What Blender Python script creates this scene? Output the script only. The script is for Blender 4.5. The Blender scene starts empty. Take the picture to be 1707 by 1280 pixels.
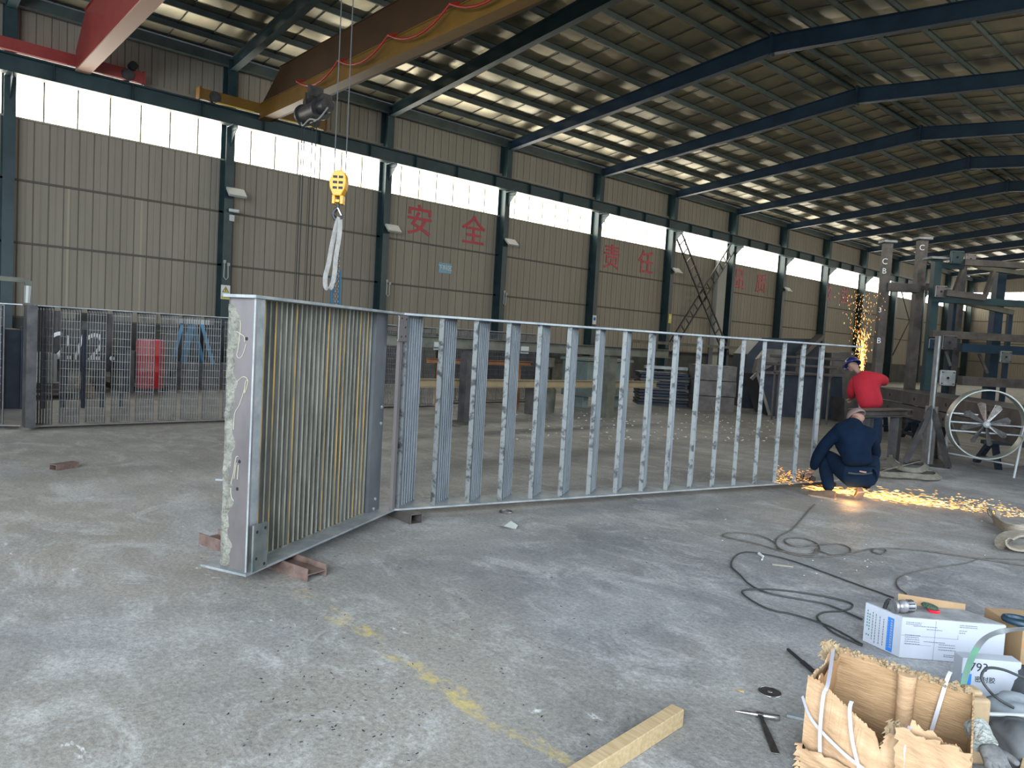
import bpy, bmesh, math, random
from mathutils import Vector, Matrix

random.seed(7)
scene = bpy.context.scene
COL = scene.collection
PI = math.pi
W = 25.2            # distance from the camera to the long wall
RX = -12.55         # ridge
def V(*a): return Vector(a)

# ---------------------------------------------------------------- camera
YAW, PITCH, ROLL, FPX, EYE = .844817, .058464, -.057547, 1230.23, 1.6
_F = V(-math.sin(YAW)*math.cos(PITCH), math.cos(YAW)*math.cos(PITCH), -math.sin(PITCH))
_r0 = V(math.cos(YAW), math.sin(YAW), 0); _d0 = _F.cross(_r0)
_R = _r0*math.cos(ROLL)+_d0*math.sin(ROLL); _D = -_r0*math.sin(ROLL)+_d0*math.cos(ROLL)
cam_data = bpy.data.cameras.new('camera'); cam = bpy.data.objects.new('camera', cam_data); COL.objects.link(cam)
cam_data.sensor_width = 36; cam_data.lens = FPX/1707*36; cam_data.clip_start = .05; cam_data.clip_end = 400
M = Matrix((( _R.x, -_D.x, -_F.x, 0), (_R.y, -_D.y, -_F.y, 0), (_R.z, -_D.z, -_F.z, EYE), (0, 0, 0, 1)))
cam.matrix_world = M
scene.camera = cam
EYEP = V(0, 0, EYE)
def ray(x, y):
    return ((x-853.5)/FPX*_R+(y-640)/FPX*_D+_F)
def at(x, y, z=0.0):            # measured point on a level plane
    v = ray(x, y); return EYEP+v*((z-EYE)/v.z)
def atX(x, y, X):
    v = ray(x, y); return EYEP+v*(X/v.x)
def atY(x, y, Y):
    v = ray(x, y); return EYEP+v*(Y/v.y)
def atD(x, y, D):
    return EYEP+ray(x, y)*D

# ---------------------------------------------------------------- world, lights, exposure
w = bpy.data.worlds.new('sky'); scene.world = w; w.use_nodes = True
bg = w.node_tree.nodes['Background']; bg.inputs[0].default_value = (.72, .84, 1, 1); bg.inputs[1].default_value = .75
def area(name, loc, aim, sx, sy, power, col):
    l = bpy.data.lights.new(name, 'AREA'); l.shape = 'RECTANGLE'; l.size = sx; l.size_y = sy; l.energy = power; l.color = col
    o = bpy.data.objects.new(name, l); COL.objects.link(o); o.location = loc
    o.rotation_euler = (Vector(aim)-Vector(loc)).to_track_quat('-Z', 'Y').to_euler(); return o
# daylight through the open doorway behind the photographer
area('doorway_daylight', (3.2, -7.5, 4.2), (-4.5, 4, 0), 9, 5, 1700, (.80, .90, 1))
area('side_opening_daylight', (6.5, 8.5, 4.0), (-4, 9, .5), 9, 4.5, 330, (.72, .85, 1))
scene.view_settings.view_transform = 'Standard'; scene.view_settings.look = 'None'
scene.view_settings.exposure = 1.25; scene.view_settings.gamma = 1
scene.view_settings.use_curve_mapping = False
scene.cycles.use_denoising = True
scene.cycles.max_bounces = 6; scene.cycles.diffuse_bounces = 4; scene.cycles.glossy_bounces = 3
scene.cycles.sample_clamp_indirect = 6
scene.cycles.caustics_reflective = False; scene.cycles.caustics_refractive = False

# ---------------------------------------------------------------- materials
def mat(name, col, rough=.6, metal=0.0, col2=None, scale=3.0, bump=0.0, bscale=None, contrast=(.35, .65), stretch=None, spec=.5, emit=None, estr=0):
    m = bpy.data.materials.new(name); m.use_nodes = True; n = m.node_tree.nodes; L = m.node_tree.links; b = n['Principled BSDF']
    b.inputs['Base Color'].default_value = (*col, 1); b.inputs['Roughness'].default_value = rough; b.inputs['Metallic'].default_value = metal
    b.inputs['Specular IOR Level'].default_value = spec
    if emit: b.inputs['Emission Color'].default_value = (*emit, 1); b.inputs['Emission Strength'].default_value = estr
    if col2 or bump:
        tc = n.new('ShaderNodeTexCoord'); mp = n.new('ShaderNodeMapping'); L.new(tc.outputs['Object'], mp.inputs[0])
        if stretch: mp.inputs['Scale'].default_value = stretch
    if col2:
        t = n.new('ShaderNodeTexNoise'); t.inputs['Scale'].default_value = scale; t.inputs['Detail'].default_value = 8; t.inputs['Roughness'].default_value = .65
        L.new(mp.outputs[0], t.inputs['Vector'])
        r = n.new('ShaderNodeValToRGB'); r.color_ramp.elements[0].position = contrast[0]; r.color_ramp.elements[1].position = contrast[1]
        r.color_ramp.elements[0].color = (*col, 1); r.color_ramp.elements[1].color = (*col2, 1)
        L.new(t.outputs[0], r.inputs[0]); L.new(r.outputs[0], b.inputs['Base Color'])
    if bump:
        t2 = n.new('ShaderNodeTexNoise'); t2.inputs['Scale'].default_value = bscale or scale*6; t2.inputs['Detail'].default_value = 4
        L.new(mp.outputs[0], t2.inputs['Vector'])
        bp = n.new('ShaderNodeBump'); bp.inputs['Strength'].default_value = bump; bp.inputs['Distance'].default_value = .02
        L.new(t2.outputs[0], bp.inputs['Height']); L.new(bp.outputs[0], b.inputs['Normal'])
    return m

def floor_material():
    m = bpy.data.materials.new('worn_concrete'); m.use_nodes = True; n = m.node_tree.nodes; L = m.node_tree.links; b = n['Principled BSDF']
    geo = n.new('ShaderNodeNewGeometry'); P = geo.outputs['Position']
    def noise(scale, detail=6, rough=.6, stretch=(1, 1, 1), rot=0, dist=0):
        mp = n.new('ShaderNodeMapping'); mp.inputs['Scale'].default_value = stretch; mp.inputs['Rotation'].default_value = (0, 0, rot); L.new(P, mp.inputs[0])
        t = n.new('ShaderNodeTexNoise'); t.inputs['Scale'].default_value = scale; t.inputs['Detail'].default_value = detail; t.inputs['Roughness'].default_value = rough
        t.inputs['Distortion'].default_value = dist
        L.new(mp.outputs[0], t.inputs['Vector']); return t.outputs[0]
    def ramp(src, p0, p1, c0=(0, 0, 0), c1=(1, 1, 1)):
        r = n.new('ShaderNodeValToRGB'); r.color_ramp.elements[0].position = p0; r.color_ramp.elements[1].position = p1
        r.color_ramp.elements[0].color = (*c0, 1); r.color_ramp.elements[1].color = (*c1, 1); L.new(src, r.inputs[0]); return r.outputs[0]
    def mix(fac, a, c, mode='MIX'):
        x = n.new('ShaderNodeMix'); x.data_type = 'RGBA'; x.blend_type = mode
        for s, i in ((fac, 0), (a, 6), (c, 7)):
            if isinstance(s, (int, float)): x.inputs[i].default_value = s
            elif isinstance(s, tuple): x.inputs[i].default_value = (*s, 1)
            else: L.new(s, x.inputs[i])
        return x.outputs[2]
    def math_(op, a, c=0.0, clamp=False):
        x = n.new('ShaderNodeMath'); x.operation = op; x.use_clamp = clamp
        for s, i in ((a, 0), (c, 1)):
            if isinstance(s, (int, float)): x.inputs[i].default_value = s
            else: L.new(s, x.inputs[i])
        return x.outputs[0]
    base = ramp(noise(.9, 9, .7), .36, .66, (.150, .154, .158), (.285, .28, .268))
    sx = n.new('ShaderNodeSeparateXYZ'); L.new(P, sx.inputs[0])
    warm = math_('ADD', ramp(noise(.35, 3, .5), .45, .62), ramp(math_('MULTIPLY', sx.outputs[0], -.1), .42, .75), True)
    base = mix(math_('MULTIPLY', warm, .55), base, (.30, .272, .215))
    dust = ramp(noise(1.5, 12, .78, (1, 1.5, 1), .5, .7), .50, .70)
    base = mix(math_('MULTIPLY', dust, .75), base, (.52, .52, .50))
    blot = ramp(noise(.55, 6, .7, (1, 1, 1), 1.1, .8), .50, .66)
    base = mix(math_('MULTIPLY', blot, .40), base, (.42, .425, .42))
    fine = ramp(noise(38, 9, .9), .38, .62, (.55, .55, .56), (1.34, 1.34, 1.33))
    base = mix(1.0, base, fine, 'MULTIPLY')
    streak = ramp(noise(5, 6, .7, (.6, 3.2, 1), .35, .3), .57, .72)
    base = mix(math_('MULTIPLY', streak, .35), base, (.44, .43, .41))
    dark = ramp(noise(6.5, 7, .75, (1, 1, 1), 0, .4), .60, .70)
    base = mix(math_('MULTIPLY', dark, .45), base, (.09, .092, .095))
    speck = ramp(noise(85, 2, .5), .70, .74)
    base = mix(math_('MULTIPLY', speck, .75), base, (.035, .035, .04))
    white = ramp(noise(1.9, 15, .84, (1, 2.0, 1), .3, .35), .60, .66)
    base = mix(math_('MULTIPLY', white, .75), base, (.72, .72, .70))
    # a worn yellow walkway line across the hall
    dy = math_('ABSOLUTE', math_('SUBTRACT', sx.outputs[1], 2.02))
    wob = math_('MULTIPLY', math_('SUBTRACT', noise(3, 3, .6), .5), .06)
    inl = ramp(math_('ADD', dy, wob), .045, .075, (1, 1, 1), (0, 0, 0))
    worn = ramp(noise(4.0, 8, .75, (.8, 1.3, 1), 0, .2), .50, .60)
    line = math_('MULTIPLY', math_('MULTIPLY', inl, worn), math_('GREATER_THAN', sx.outputs[0], -4.15))
    base = mix(math_('MULTIPLY', line, .78), base, (.52, .40, .12))
    # control joints of the slab
    for axis, step, off in ((0, 4.0, 1.2), (1, 6.0, .55)):
        f = math_('ABSOLUTE', math_('SUBTRACT', math_('FRACT', math_('DIVIDE', math_('ADD', sx.outputs[axis], off), step)), .5))
        j = ramp(f, .0004, .0012, (1, 1, 1), (0, 0, 0))
        base = mix(math_('MULTIPLY', j, .18), base, (.10, .10, .10))
    L.new(base, b.inputs['Base Color'])
    L.new(ramp(noise(1.7, 5, .6), .3, .7, (.42, .42, .42), (.72, .72, .72)), b.inputs['Roughness'])
    h = noise(22, 8, .75); bp = n.new('ShaderNodeBump'); bp.inputs['Strength'].default_value = .45; bp.inputs['Distance'].default_value = .012
    L.new(h, bp.inputs['Height']); L.new(bp.outputs[0], b.inputs['Normal'])
    return m

def window_material(name, strength):
    m = bpy.data.materials.new(name); m.use_nodes = True; n = m.node_tree.nodes; L = m.node_tree.links
    n.remove(n['Principled BSDF']); e = n.new('ShaderNodeEmission'); e.inputs[1].default_value = strength
    tc = n.new('ShaderNodeTexCoord'); sp = n.new('ShaderNodeSeparateXYZ'); L.new(tc.outputs['Object'], sp.inputs[0])
    mp = n.new('ShaderNodeMapping'); mp.inputs['Scale'].default_value = (0, 5.3, .25); L.new(tc.outputs['Object'], mp.inputs[0])
    t = n.new('ShaderNodeTexNoise'); t.inputs['Scale'].default_value = 1.6; t.inputs['Detail'].default_value = 5; L.new(mp.outputs[0], t.inputs['Vector'])
    r = n.new('ShaderNodeValToRGB'); r.color_ramp.elements[0].position = .3; r.color_ramp.elements[1].position = .6
    r.color_ramp.elements[0].color = (.82, .74, .52, 1); r.color_ramp.elements[1].color = (1, .985, .93, 1)
    L.new(t.outputs[0], r.inputs[0]); L.new(r.outputs[0], e.inputs[0]); L.new(e.outputs[0], n['Material Output'].inputs[0])
    return m

MT = {}
MT['floor'] = floor_material()
MT['sheet'] = mat('beige_wall_sheet', (.235, .205, .155), .55, 0, (.285, .25, .19), .45, stretch=(1, 3, .35))
MT['sheet_pale'] = mat('pale_wall_sheet', (.33, .33, .30), .6, 0, (.38, .38, .35), .6)
MT['plinth'] = mat('grey_render_plinth', (.04, .042, .040), .8, 0, (.075, .076, .07), 1.2, .3)
MT['seam'] = mat('dark_sheet_seam', (.10, .088, .067), .7)
MT['frost'] = window_material('frosted_daylight_sheet', 4.0)
MT['mullion'] = mat('window_mullion', (.35, .31, .22), .6)
MT['steel_green'] = mat('dark_teal_steel_paint', (.012, .032, .036), .42, 0, (.028, .055, .058), 1.5)
MT['steel_blue'] = mat('deep_blue_paint_and_haze', (.009, .022, .038), .38, 0, (.015, .035, .058), 1.5)  # own blue of the rack tubes; on rafters it stands for haze
MT['purlin'] = mat('grey_green_purlin', (.045, .062, .058), .5, .2, (.075, .095, .088), 2)
MT['foil'] = mat('quilted_insulation_foil', (.58, .515, .345), .34, .92, (.41, .385, .30), .9, .05, 5)
MT['raw'] = mat('raw_steel_bar', (.105, .125, .14), .5, .3, (.235, .26, .275), 5, 0, 30, stretch=(1, 1, .35))
MT['raw_olive'] = mat('mill_scale_bar', (.075, .08, .066), .5, .3, (.24, .23, .19), 7, .1, 30, stretch=(1, 1, .25), contrast=(.3, .7))
MT['raw_rust'] = mat('rust_streaked_bar', (.14, .125, .085), .6, .3, (.36, .235, .075), 3.0, .2, 30, stretch=(1, 1, .5), contrast=(.45, .7))
MT['vane_edge'] = mat('scorched_bar_edge', (.03, .032, .032), .55, .3, (.155, .165, .158), 13, .1, 30, contrast=(.38, .50))
MT['bar_edge'] = mat('bright_bar_edge', (.23, .26, .27), .45, .3, (.38, .41, .42), 8, stretch=(1, 1, .3))
MT['bar_edge_olive'] = mat('pale_olive_bar_edge', (.16, .155, .12), .5, .2, (.36, .35, .28), 8, stretch=(1, 1, .3))
MT['bar_edge_rust'] = mat('ochre_rust_bar_edge', (.20, .17, .11), .6, .1, (.48, .30, .085), 4, stretch=(1, 1, .4), contrast=(.4, .6))
MT['panel_grey'] = mat('blue_grey_plate', (.10, .108, .113), .42, .4, (.17, .18, .185), 2, .08, 20, stretch=(1, 1, .5))
MT['edge'] = mat('ground_plate_edge', (.19, .21, .215), .5, .3, (.33, .345, .335), 6, .1, 30)
MT['plate'] = mat('mauve_grey_plate', (.120, .107, .106), .45, .4, (.20, .178, .170), 1.6, .08, 20, stretch=(1, 1, .5))
MT['plate_dark'] = mat('dark_gusset_plate', (.075, .095, .09), .45, .4, (.16, .17, .16), 6)
MT['plaster'] = mat('dried_cement_crust', (.10, .097, .08), .95, 0, (.235, .23, .185), 16, 1.0, 45)
MT['hole'] = mat('dark_hole', (.008, .008, .009), .9)
MT['chalk'] = mat('chalk_line', (.34, .315, .225), .9)
MT['white_chalk'] = mat('white_chalk', (.75, .75, .74), .9)
MT['rust'] = mat('rusty_steel', (.10, .062, .05), .75, .2, (.18, .12, .095), 9, .3, 40)
MT['dark_steel'] = mat('dark_mill_steel', (.035, .035, .036), .5, .4, (.085, .08, .078), 4, .1)
MT['brown_steel'] = mat('brown_mill_steel', (.066, .058, .052), .5, .4, (.125, .11, .098), 3.5, .1)
MT['olive_steel'] = mat('olive_grey_steel', (.075, .078, .06), .55, .3, (.14, .14, .11), 3)
MT['navy'] = mat('navy_black_plate', (.008, .012, .022), .5, .3, (.02, .028, .042), 3)
MT['mesh_bar'] = mat('dull_grating_bar', (.03, .03, .03), .5, .4, (.075, .072, .065), 6)
MT['mesh_wire'] = mat('bright_wire', (.12, .123, .117), .45, .4)
MT['yellow_shaded'] = mat('shaded_crane_yellow', (.075, .034, .010), .6, 0, (.045, .021, .008), 1.1, contrast=(.35, .75))  # darker crane yellow: shade on the girder web put into the colour
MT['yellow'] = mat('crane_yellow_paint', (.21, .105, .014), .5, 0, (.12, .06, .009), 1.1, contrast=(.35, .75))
MT['yellow_clean'] = mat('hook_block_yellow', (.80, .38, .015), .4)
MT['red'] = mat('crane_red_paint', (.30, .045, .035), .45, 0, (.24, .026, .022), 1.2)
MT['red_cable'] = mat('red_festoon_cable', (.34, .018, .012), .5)
MT['orange_bar'] = mat('yellow_edge_paint', (.78, .55, .12), .5)
MT['black'] = mat('black_rubber', (.012, .012, .013), .6)
MT['cable'] = mat('grey_brown_cable', (.055, .05, .042), .7, 0, (.10, .09, .075), 12)
MT['cable_dark'] = mat('dark_cable', (.025, .028, .026), .6)
MT['wire_rope'] = mat('wire_rope', (.10, .10, .095), .5, .5)
MT['webbing_white'] = mat('white_sling_webbing', (.42, .40, .37), .9, 0, (.30, .285, .26), 12)
MT['webbing'] = mat('olive_sling_webbing', (.12, .11, .085), .95, 0, (.21, .19, .15), 14, .3, 80)
MT['belt'] = mat('tan_sling_webbing', (.20, .165, .12), .95, 0, (.33, .29, .22), 14, .3, 80, stretch=(1, 1, 6))
MT['lamp_grey'] = mat('light_grey_enamel', (.34, .35, .325), .5)
MT['white'] = mat('white_plastic', (.5, .5, .49), .45)
MT['sign_white'] = mat('white_sign', (.70, .70, .66), .6)
MT['sign_yellow'] = mat('yellow_sign', (.68, .60, .10), .6)
MT['sign_blue'] = mat('faded_blue_sign', (.17, .33, .42), .6, 0, (.24, .42, .50), 4)
MT['red_letter'] = mat('red_acrylic_letter', (.42, .025, .045), .4)
MT['pink_letter'] = mat('pink_letter', (.55, .12, .14), .5)
MT['blue_ladder'] = mat('blue_ladder_paint', (.03, .13, .22), .5)
MT['blue_tarp'] = mat('blue_paint', (.035, .15, .27), .5, 0, (.06, .22, .36), 3)
MT['drum_red'] = mat('red_drum_paint', (.52, .018, .03), .4, 0, (.40, .015, .025), 3)
MT['wood'] = mat('pale_sawn_pine', (.36, .255, .125), .75, 0, (.47, .355, .20), 5, .15, 30, stretch=(1, 12, 12))
MT['wood_old'] = mat('weathered_block', (.24, .16, .09), .8, 0, (.36, .26, .15), 9)
MT['card'] = mat('torn_cardboard', (.36, .22, .115), .85, 0, (.48, .315, .18), 7, .35, 25, stretch=(1, 1, 3))
MT['card_in'] = mat('cardboard_inside', (.27, .165, .08), .9, 0, (.39, .25, .13), 7, .4, 25, stretch=(1, 1, 7))
MT['card_core'] = mat('torn_corrugated_edge', (.40, .29, .17), .95, 0, (.22, .16, .09), 30, .8, 60)
MT['card_flat'] = mat('plain_cardboard', (.36, .235, .12), .8, 0, (.30, .19, .10), 4)
MT['tape'] = mat('brown_packing_tape', (.36, .20, .095), .25)
MT['strap'] = mat('white_plastic_strap', (.42, .41, .44), .4)
MT['box_white'] = mat('white_printed_carton', (.40, .425, .47), .6, 0, (.36, .38, .42), 5)
MT['box_top'] = mat('grey_dusty_carton_top', (.17, .175, .175), .7, 0, (.30, .30, .30), 9)
MT['print_grey'] = mat('grey_print', (.10, .11, .13), .7)
MT['print_black'] = mat('black_print', (.02, .02, .025), .7)
MT['print_green'] = mat('green_print', (.02, .16, .12), .7)
MT['print_blue'] = mat('blue_print', (.02, .16, .50), .6)
MT['chrome'] = mat('worn_bright_steel', (.45, .44, .43), .25, .9, (.22, .21, .20), 25)
MT['tool_steel'] = mat('dark_tool_steel', (.07, .07, .068), .35, .8, (.16, .15, .14), 14)
MT['grind_grey'] = mat('dirty_aluminium_housing', (.17, .165, .17), .4, .6, (.36, .35, .36), 18)
MT['red_plastic'] = mat('red_plastic', (.62, .012, .03), .35)
MT['green_pad'] = mat('dark_green_pad', (.02, .05, .03), .95, 0, (.06, .10, .06), 40, 1, 90)
MT['green_strap'] = mat('green_polyester_strap', (.10, .30, .17), .25, 0, (.13, .16, .15), 3)
MT['grey_strap'] = mat('grey_strap', (.17, .18, .18), .3)
MT['navy_cloth'] = mat('navy_work_jacket', (.0018, .0065, .017), .95, 0, (.003, .010, .024), 6, .3, 14, spec=.12)
MT['jean'] = mat('dark_blue_trousers', (.003, .009, .020), .95, 0, (.005, .013, .028), 6, .3, 14, spec=.12)
MT['jean2'] = mat('blue_denim', (.008, .024, .055), .85, 0, (.014, .036, .075), 6, .3, 14)
MT['red_cloth'] = mat('red_work_jacket', (.42, .007, .022), .85, 0, (.30, .006, .016), 5, .35, 10)
MT['skin'] = mat('skin', (.26, .145, .10), .6)
MT['hair'] = mat('black_hair', (.012, .010, .009), .7)
MT['brown_cap'] = mat('dusty_brown_cap', (.17, .115, .105), .85)
MT['boot'] = mat('tan_work_shoe', (.10, .058, .032), .8, 0, (.17, .105, .065), 12)
MT['sole'] = mat('shoe_sole', (.30, .21, .15), .85)
MT['glove'] = mat('black_glove', (.014, .014, .018), .8)
MT['glove_grey'] = mat('grey_leather_glove', (.06, .06, .058), .7, 0, (.16, .16, .155), 9, .4, 30)
MT['knit'] = mat('white_knit_cuff', (.36, .38, .35), .95, 0, (.22, .235, .215), 40, 1, 60)
MT['helmet'] = mat('blue_hard_hat', (.010, .018, .10), .3)
MT['hose_navy'] = mat('navy_hose', (.010, .035, .055), .5)
MT['galv'] = mat('galvanised_hoop', (.40, .43, .38), .4, .5, (.28, .30, .27), 8)
MT['white_tube'] = mat('pale_painted_tube', (.40, .43, .42), .45)
MT['sack'] = mat('grey_white_sack', (.27, .30, .32), .7, 0, (.19, .215, .23), 5)
MT['sack_dark'] = mat('dark_grey_bag', (.055, .06, .065), .7, 0, (.11, .115, .12), 4)
MT['grey_green'] = mat('grey_green_machine', (.10, .13, .115), .6, 0, (.14, .17, .15), 4)
MT['spark'] = mat('glowing_spark', (1, .5, .1), .5, emit=(1, .36, .05), estr=1.0)
MT['spark_hot'] = mat('white_hot_spark', (1, .8, .5), .5, emit=(1, .60, .18), estr=1.8)
MT['scrap'] = mat('pale_debris', (.55, .54, .50), .9)

# ---------------------------------------------------------------- mesh helpers
class MB:
    def __init__(s): s.v = []; s.f = []; s.mi = []
    def add(s, vs, fs, mi=0):
        o = len(s.v); s.v += [tuple(v) for v in vs]; s.f += [tuple(i+o for i in f) for f in fs]; s.mi += [mi]*len(fs); return s
    def box(s, lo, hi, T=None, mi=0):
        x0, y0, z0 = lo; x1, y1, z1 = hi
        vs = [Vector(c) for c in ((x0, y0, z0), (x1, y0, z0), (x1, y1, z0), (x0, y1, z0), (x0, y0, z1), (x1, y0, z1), (x1, y1, z1), (x0, y1, z1))]
        if T: vs = [T @ c for c in vs]
        return s.add(vs, [(0, 3, 2, 1), (4, 5, 6, 7), (0, 1, 5, 4), (1, 2, 6, 5), (2, 3, 7, 6), (3, 0, 4, 7)], mi)
    def frame(s, a, b, up=None):
        a = Vector(a); b = Vector(b); d = (b-a); L = d.length; d.normalize()
        up = Vector(up) if up else V(0, 0, 1)
        if abs(d.dot(up)) > .98: up = V(1, 0, 0)
        x = d.cross(up).normalized(); z = x.cross(d)
        return Matrix(((x.x, d.x, z.x, a.x), (x.y, d.y, z.y, a.y), (x.z, d.z, z.z, a.z), (0, 0, 0, 1))), L
    def bar(s, a, b, w_, h=None, up=None, mi=0):      # w_ sideways, h along up
        h = h or w_; T, L = s.frame(a, b, up)
        return s.box((-w_/2, 0, -h/2), (w_/2, L, h/2), T, mi)
    def prof(s, a, b, poly, up=None, mi=0):           # extrude a closed polygon (sideways, up) from a to b
        T, L = s.frame(a, b, up); n = len(poly)
        vs = [T @ V(p[0], 0, p[1]) for p in poly]+[T @ V(p[0], L, p[1]) for p in poly]
        fs = [(i, (i+1) % n, (i+1) % n+n, i+n) for i in range(n)]+[tuple(range(n))[::-1], tuple(range(n, 2*n))]
        return s.add(vs, fs, mi)
    def ibeam(s, a, b, fw, d, t=.02, tw=.012, up=None, mi=0):
        hw = fw/2; hd = d/2; q = tw/2
        return s.prof(a, b, [(-hw, -hd), (hw, -hd), (hw, -hd+t), (q, -hd+t), (q, hd-t), (hw, hd-t), (hw, hd), (-hw, hd), (-hw, hd-t), (-q, hd-t), (-q, -hd+t), (-hw, -hd+t)], up, mi)
    def chan(s, a, b, fw, d, t=.012, up=None, mi=0, flip=1):
        f = flip
        return s.prof(a, b, [(0, -d/2), (f*fw, -d/2), (f*fw, -d/2+t), (f*t, -d/2+t), (f*t, d/2-t), (f*fw, d/2-t), (f*fw, d/2), (0, d/2)], up, mi)
    def tube(s, pts, r, n=8, closed=False, mi=0, cap=True):
        pts = [Vector(p) for p in pts]; m = len(pts); rings = []; prev = None
        for i, p in enumerate(pts):
            a = pts[(i-1) % m] if (closed or i) else p; b = pts[(i+1) % m] if (closed or i < m-1) else p
            d = (b-a).normalized()
            if prev is None:
                u = d.cross(V(0, 0, 1));
                if u.length < .1: u = d.cross(V(1, 0, 0))
            else: u = prev-d*prev.dot(d)
            u.normalize(); prev = u; w2 = d.cross(u); rr = r[i] if isinstance(r, (list, tuple)) else r
            rings.append([p+u*math.cos(2*PI*k/n)*rr+w2*math.sin(2*PI*k/n)*rr for k in range(n)])
        vs = [v for q in rings for v in q]; fs = []
        for i in range(m if closed else m-1):
            j = (i+1) % m
            for k in range(n): fs.append((i*n+k, i*n+(k+1) % n, j*n+(k+1) % n, j*n+k))
        if not closed and cap: fs += [tuple(range(n))[::-1], tuple(range((m-1)*n, m*n))]
        return s.add(vs, fs, mi)
    def cyl(s, a, b, r, n=20, r2=None, mi=0): return s.tube([a, b], [r, r if r2 is None else r2], n, mi=mi)
    def lathe(s, c, axis, prof_, n=24, mi=0):         # prof_: (distance along the axis, radius)
        axis = Vector(axis).normalized(); c = Vector(c)
        return s.tube([c+axis*(h+1e-5*i) for i, (h, r) in enumerate(prof_)], [max(r, 1e-4) for h, r in prof_], n, mi=mi)
    def ribbon(s, pts, nrm, w_, t=.002, mi=0):         # flat strap through pts; nrm = width direction(s)
        pts = [Vector(p) for p in pts]; vs = []; m = len(pts)
        for i, p in enumerate(pts):
            d = (pts[min(i+1, m-1)]-pts[max(i-1, 0)]).normalized(); wv = Vector(nrm[i] if isinstance(nrm, list) else nrm)
            wv = (wv-d*wv.dot(d)).normalized(); q = d.cross(wv)
            for sx, sz in ((-1, -1), (1, -1), (1, 1), (-1, 1)): vs.append(p+wv*sx*w_/2+q*sz*t/2)
        fs = []
        for i in range(m-1):
            for k in range(4): fs.append((i*4+k, i*4+(k+1) % 4, i*4+4+(k+1) % 4, i*4+4+k))
        fs += [(3, 2, 1, 0), tuple((m-1)*4+k for k in range(4))]
        return s.add(vs, fs, mi)
    def plate(s, poly, z0, z1, mi=0):
        n = len(poly); vs = [(p[0], p[1], z0) for p in poly]+[(p[0], p[1], z1) for p in poly]
        return s.add(vs, [(i, (i+1) % n, (i+1) % n+n, i+n) for i in range(n)]+[tuple(range(n))[::-1], tuple(range(n, 2*n))], mi)
    def build(s, name, m, parent=None, smooth=False, bevel=0):
        me = bpy.data.meshes.new(name); me.from_pydata(s.v, [], s.f)
        ms = m if isinstance(m, (list, tuple)) else [m]
        for x in ms: me.materials.append(MT[x] if isinstance(x, str) else x)
        me.polygons.foreach_set('material_index', s.mi)
        bm = bmesh.new(); bm.from_mesh(me); bmesh.ops.recalc_face_normals(bm, faces=bm.faces); bm.to_mesh(me); bm.free()
        if smooth:
            me.shade_smooth()
            try: me.set_sharp_from_angle(angle=math.radians(38))
            except Exception: pass
        o = bpy.data.objects.new(name, me); COL.objects.link(o)
        if parent is not None:
            o.parent = parent
            o.matrix_parent_inverse = PINV.get(parent.name, Matrix())
        if bevel:
            b = o.modifiers.new('b', 'BEVEL'); b.width = bevel; b.segments = 2; b.limit_method = 'ANGLE'
        return o
PINV = {}
def tag(o, label, cat, group=None, kind=None):
    o['label'] = label; o['category'] = cat
    if group: o['group'] = group
    if kind: o['kind'] = kind
    return o
def thing(name, label, cat, loc=(0, 0, 0), group=None, kind=None):     # an Empty at the thing's base; parts are built in world coordinates
    o = bpy.data.objects.new(name, None); COL.objects.link(o); o.location = loc; o.empty_display_size = .1
    PINV[o.name] = Matrix.Translation(-Vector(loc))
    return tag(o, label, cat, group, kind)
def dup(root, off=(0, 0, 0), label=None, rot=0):
    r = root.copy(); COL.objects.link(r); r.location = root.location+Vector(off); r.rotation_euler.z += rot
    if label: r['label'] = label
    for ch in list(root.children):
        c = ch.copy(); COL.objects.link(c); c.parent = r
        for g in ch.children:
            d = g.copy(); COL.objects.link(d); d.parent = c
    return r
def struct(o, label, cat): return tag(o, label, cat, kind='structure')
def letters(name, body, size, m, T, parent=None, ext=.004, align='CENTER', bold=0.0):
    c = bpy.data.curves.new(name, 'FONT'); c.body = body; c.size = size; c.extrude = ext; c.align_x = align; c.align_y = 'CENTER'; c.resolution_u = 3; c.offset = bold
    o = bpy.data.objects.new(name, c); COL.objects.link(o)
    me = bpy.data.meshes.new_from_object(o.evaluated_get(bpy.context.evaluated_depsgraph_get()))
    bpy.data.objects.remove(o); bpy.data.curves.remove(c)
    me.materials.clear(); me.materials.append(MT[m]); me.transform(T)
    o = bpy.data.objects.new(name, me); COL.objects.link(o)
    if parent is not None: o.parent = parent; o.matrix_parent_inverse = PINV.get(parent.name, Matrix())
    return o
def basis(o, x, y):
    x = Vector(x).normalized(); y = Vector(y); y = (y-x*y.dot(x)).normalized(); z = x.cross(y); o = Vector(o)
    return Matrix(((x.x, y.x, z.x, o.x), (x.y, y.y, z.y, o.y), (x.z, y.z, z.z, o.z), (0, 0, 0, 1)))
def smooth_path(pts, k=4):                             # Catmull-Rom
    pts = [Vector(p) for p in pts]; out = []
    for i in range(len(pts)-1):
        p0 = pts[max(i-1, 0)]; p1 = pts[i]; p2 = pts[i+1]; p3 = pts[min(i+2, len(pts)-1)]
        for j in range(k):
            t = j/k
            out.append(.5*((2*p1)+(-p0+p2)*t+(2*p0-5*p1+4*p2-p3)*t*t+(-p0+3*p1-3*p2+p3)*t**3))
    return out+[pts[-1]]
ORD = ['first', 'second', 'third', 'fourth', 'fifth', 'sixth', 'seventh', 'eighth', 'ninth', 'tenth', 'eleventh', 'twelfth', 'thirteenth', 'fourteenth', 'fifteenth', 'sixteenth', 'seventeenth', 'eighteenth', 'nineteenth', 'twentieth']

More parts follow.
